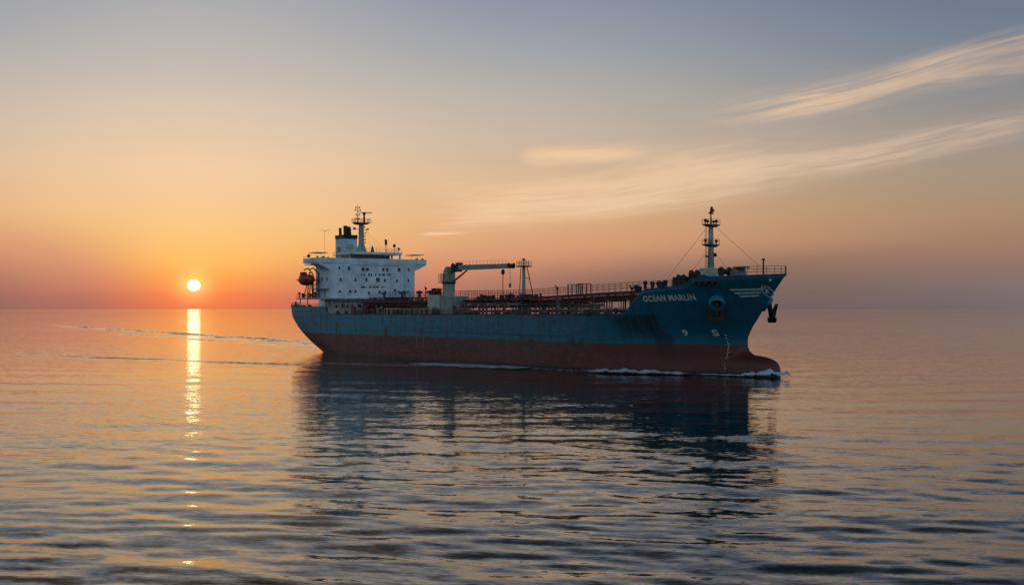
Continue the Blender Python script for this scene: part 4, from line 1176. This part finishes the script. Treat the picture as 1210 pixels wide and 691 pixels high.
# windlass
wu, ww = on_v(862.5, 321, -2.0)
MB().lathe((wu, -4.2, ww), [(.85, 0), (.85, .2), (.5, .25), (.5, 1.9), (.85, 1.95), (.85, 2.1)], (0, 1, 0), 20).lathe((wu + .3, -1.6, ww - .1), [(.6, 0), (.8, .15), (.8, .6), (.6, .7)], (0, 1, 0), 18).build('windlass', M['dark'], ship)
wu2, ww2 = on_v(873, 317.5, -2.0)
MB().prism([(wu + 1.2, 15.3), (wu2 + 1.2, 15.3), (wu2 + .9, ww2 - .6), (wu2 + .6, ww2 + .1), (wu + 2.0, ww2), (wu + 1.6, ww2 - .6)], 'y', -3.4, -1.0).box(wu2 + .2, wu2 + 1.6, -3.6, -.8, ww2 + .1, ww2 + .35).build('windlass_motor', M['pipegrey'], ship, .05)
MB().box(wu - .8, wu + 3, -4.0, -.6, 15.3, 16.9).build('windlass_bed', M['dark'], ship)
# foremast
FU = on_v(840, 325, 0)[0]
def fm(y): return on_v(840, y, 0)[1]
wb, wt2 = fm(316.8), fm(265.5)
MB().prism([(-1.9, 15.3), (1.9, 15.3), (1.9, fm(325)), (1.45, wb), (-1.45, wb), (-1.9, fm(325))], 'x', FU - 1.6, FU + 1.6).build('mast_house', M['offwhite'], ship, .06)
fmst = MB().tube((FU, 0, wb), (FU, 0, wt2), .62, .42, 16).build('foremast', M['mast'], ship)
for p in fmst.data.polygons: p.use_smooth = len(p.vertices) == 4
def fplat(y, r0, r1, nm='platform'):
    w = fm(y)
    MB().prism([(-r0, w), (r0 * .3, w - .45), (r1 * .4, w - .45), (r1, w), (r1, w + .14), (-r0, w + .14)], 'x', FU - .8, FU + .8).build(nm, M['dark'], fmst)
    railing(MB(), [(FU - .75, -r0, w + .14), (FU + .75, -r0, w + .14), (FU + .75, r1, w + .14)], .95, .9, .03).build('railing', M['dark'], fmst)
    return w
w1_ = fplat(266, 1.5, 1.6)
w2_ = fplat(289.5, 1.5, 1.45)
for s, w, dz in ((-1, w1_, .5), (1, w1_, .45), (.5, w1_, .3), (1, w2_, .45), (-1, w2_, .5), (-.6, w1_, .35)):
    MB().tube((FU, s * 1.35, w + .1), (FU, s * 1.35, w + dz + .3), .08).lathe((FU, s * 1.35, w + dz + .1), [(.12, 0), (.28, .08), (.28, .4), (.12, .5)], (0, 0, 1), 10).build('mast_light', M['dark'], fmst)
w3 = fm(301)
MB().tube((FU, 0, w3), (FU, 1.15, w3), .08).lathe((FU - .1, .75, w3), [(.2, 0), (.38, .1), (.38, .5), (.2, .6)], (0, 1, 0), 12).build('fog_horn', M['dark'], fmst)
MB().tube((FU, 0, w3 - .3), (FU, -1.15, w3 - .5), .07).cbox((FU, -1.0, w3 - .3), (.4, .6, .25)).tube((FU, -1.1, w3 - .5), (FU, -1.1, w3 + .6), .03).build('floodlight', M['dark'], fmst)
tp = MB().tube((FU, 0, wt2), (FU, 0, fm(244)), .16, .08, 8)
tp.tube((FU, -.6, fm(251.6)), (FU, .5, fm(250)), .07, n=5).cbox((FU, .3, fm(248.6)), (.4, .7, .5)).cbox((FU, .2, fm(246)), (.3, .35, .5)).cbox((FU, .1, fm(252)), (.5, .7, .3)).tube((FU, .5, fm(249)), (FU, .65, fm(247)), .06)
tp.build('top_pole', M['dark'], fmst)
lf = MB()
for dv in (-1.05, -1.4): lf.tube((FU, dv, wb), (FU, dv, wt2), .035, n=4)
for k in range(int((wt2 - wb) / .36)): lf.tube((FU, -1.05, wb + k * .36), (FU, -1.4, wb + k * .36), .028, n=4)
for k in range(5): lf.tube((FU, -1.05, wb + 1 + k * 1.9), (FU, -.4, wb + 1 + k * 1.9), .035, n=4)
lf.build('ladder', M['dark'], fmst)
s0 = on_v(788.5, 329, -9.0); s1 = on_v(897.5, 315, -1.0)
sy_ = MB().tube((FU, -1.45, fm(272)), (s0[0], -9.0, s0[1]), .03, n=4).tube((FU, 1.5, fm(269)), (s1[0], -1.0, s1[1]), .03, n=4)
sy_.tube((FU, -1.3, fm(300)), (FU - 2.5, -3.0, 18.5), .025, n=4).tube((FU, 1.3, fm(300)), (FU + 2.8, 2.4, 18.5), .025, n=4)
sy_.build('mast_stay', M['wire'], fmst)
# bow rail and jackstaff
bp_ = []
for u in (86.6, 87.8, 89.0, 90.2, 91.2, 92.0, 92.5): bp_.append((u, -float(half(u, 17.95)) + .1, 18.0))
bp_.append((92.7, 0, 18.0))
for u in (92.5, 92.0, 91.2, 90.2): bp_.append((u, float(half(u, 17.95)) - .1, 18.0))
railing(MB(), bp_, 1.45, 1.5, .04, 3).build('bow_railing', M['rust'], ship)
ju, jw = on_v(902, 306.5, -1.2)
MB().tube((ju, -1.2, 15.3), (ju, -1.2, jw), .16, .14, 8).cbox((ju, -1.2, jw), (.45, .45, .3)).build('jackstaff', M['dark'], ship)
# black strip laid on the bulwark as the shade inside the mooring chocks
q = [on_hull(820, 333.4), on_hull(849.5, 333.0), on_hull(849, 336.4), on_hull(823, 337)]
shell_mesh('chock_shade', [[(p[0], p[2]) for p in q]], M['black'], off=.04, parent=ship)
for x in (826, 833, 841, 847):
    p = on_hull(x, 335.4)
    MB().lathe((p[0], p[1] - .02, p[2]), [(.38, -.2), (.38, .1), (.24, .14)], (0, -1, 0), 12).build('fairlead_roller', M['rust'], ship)
p = on_hull(910, 330.5); MB().lathe((p[0], p[1], p[2]), [(.28, -.1), (.3, .06), (.2, .1)], (.4, -1, -.2), 12).build('bow_light_dot', M['letter'], ship)  # white disc standing for the small light dot at the bow
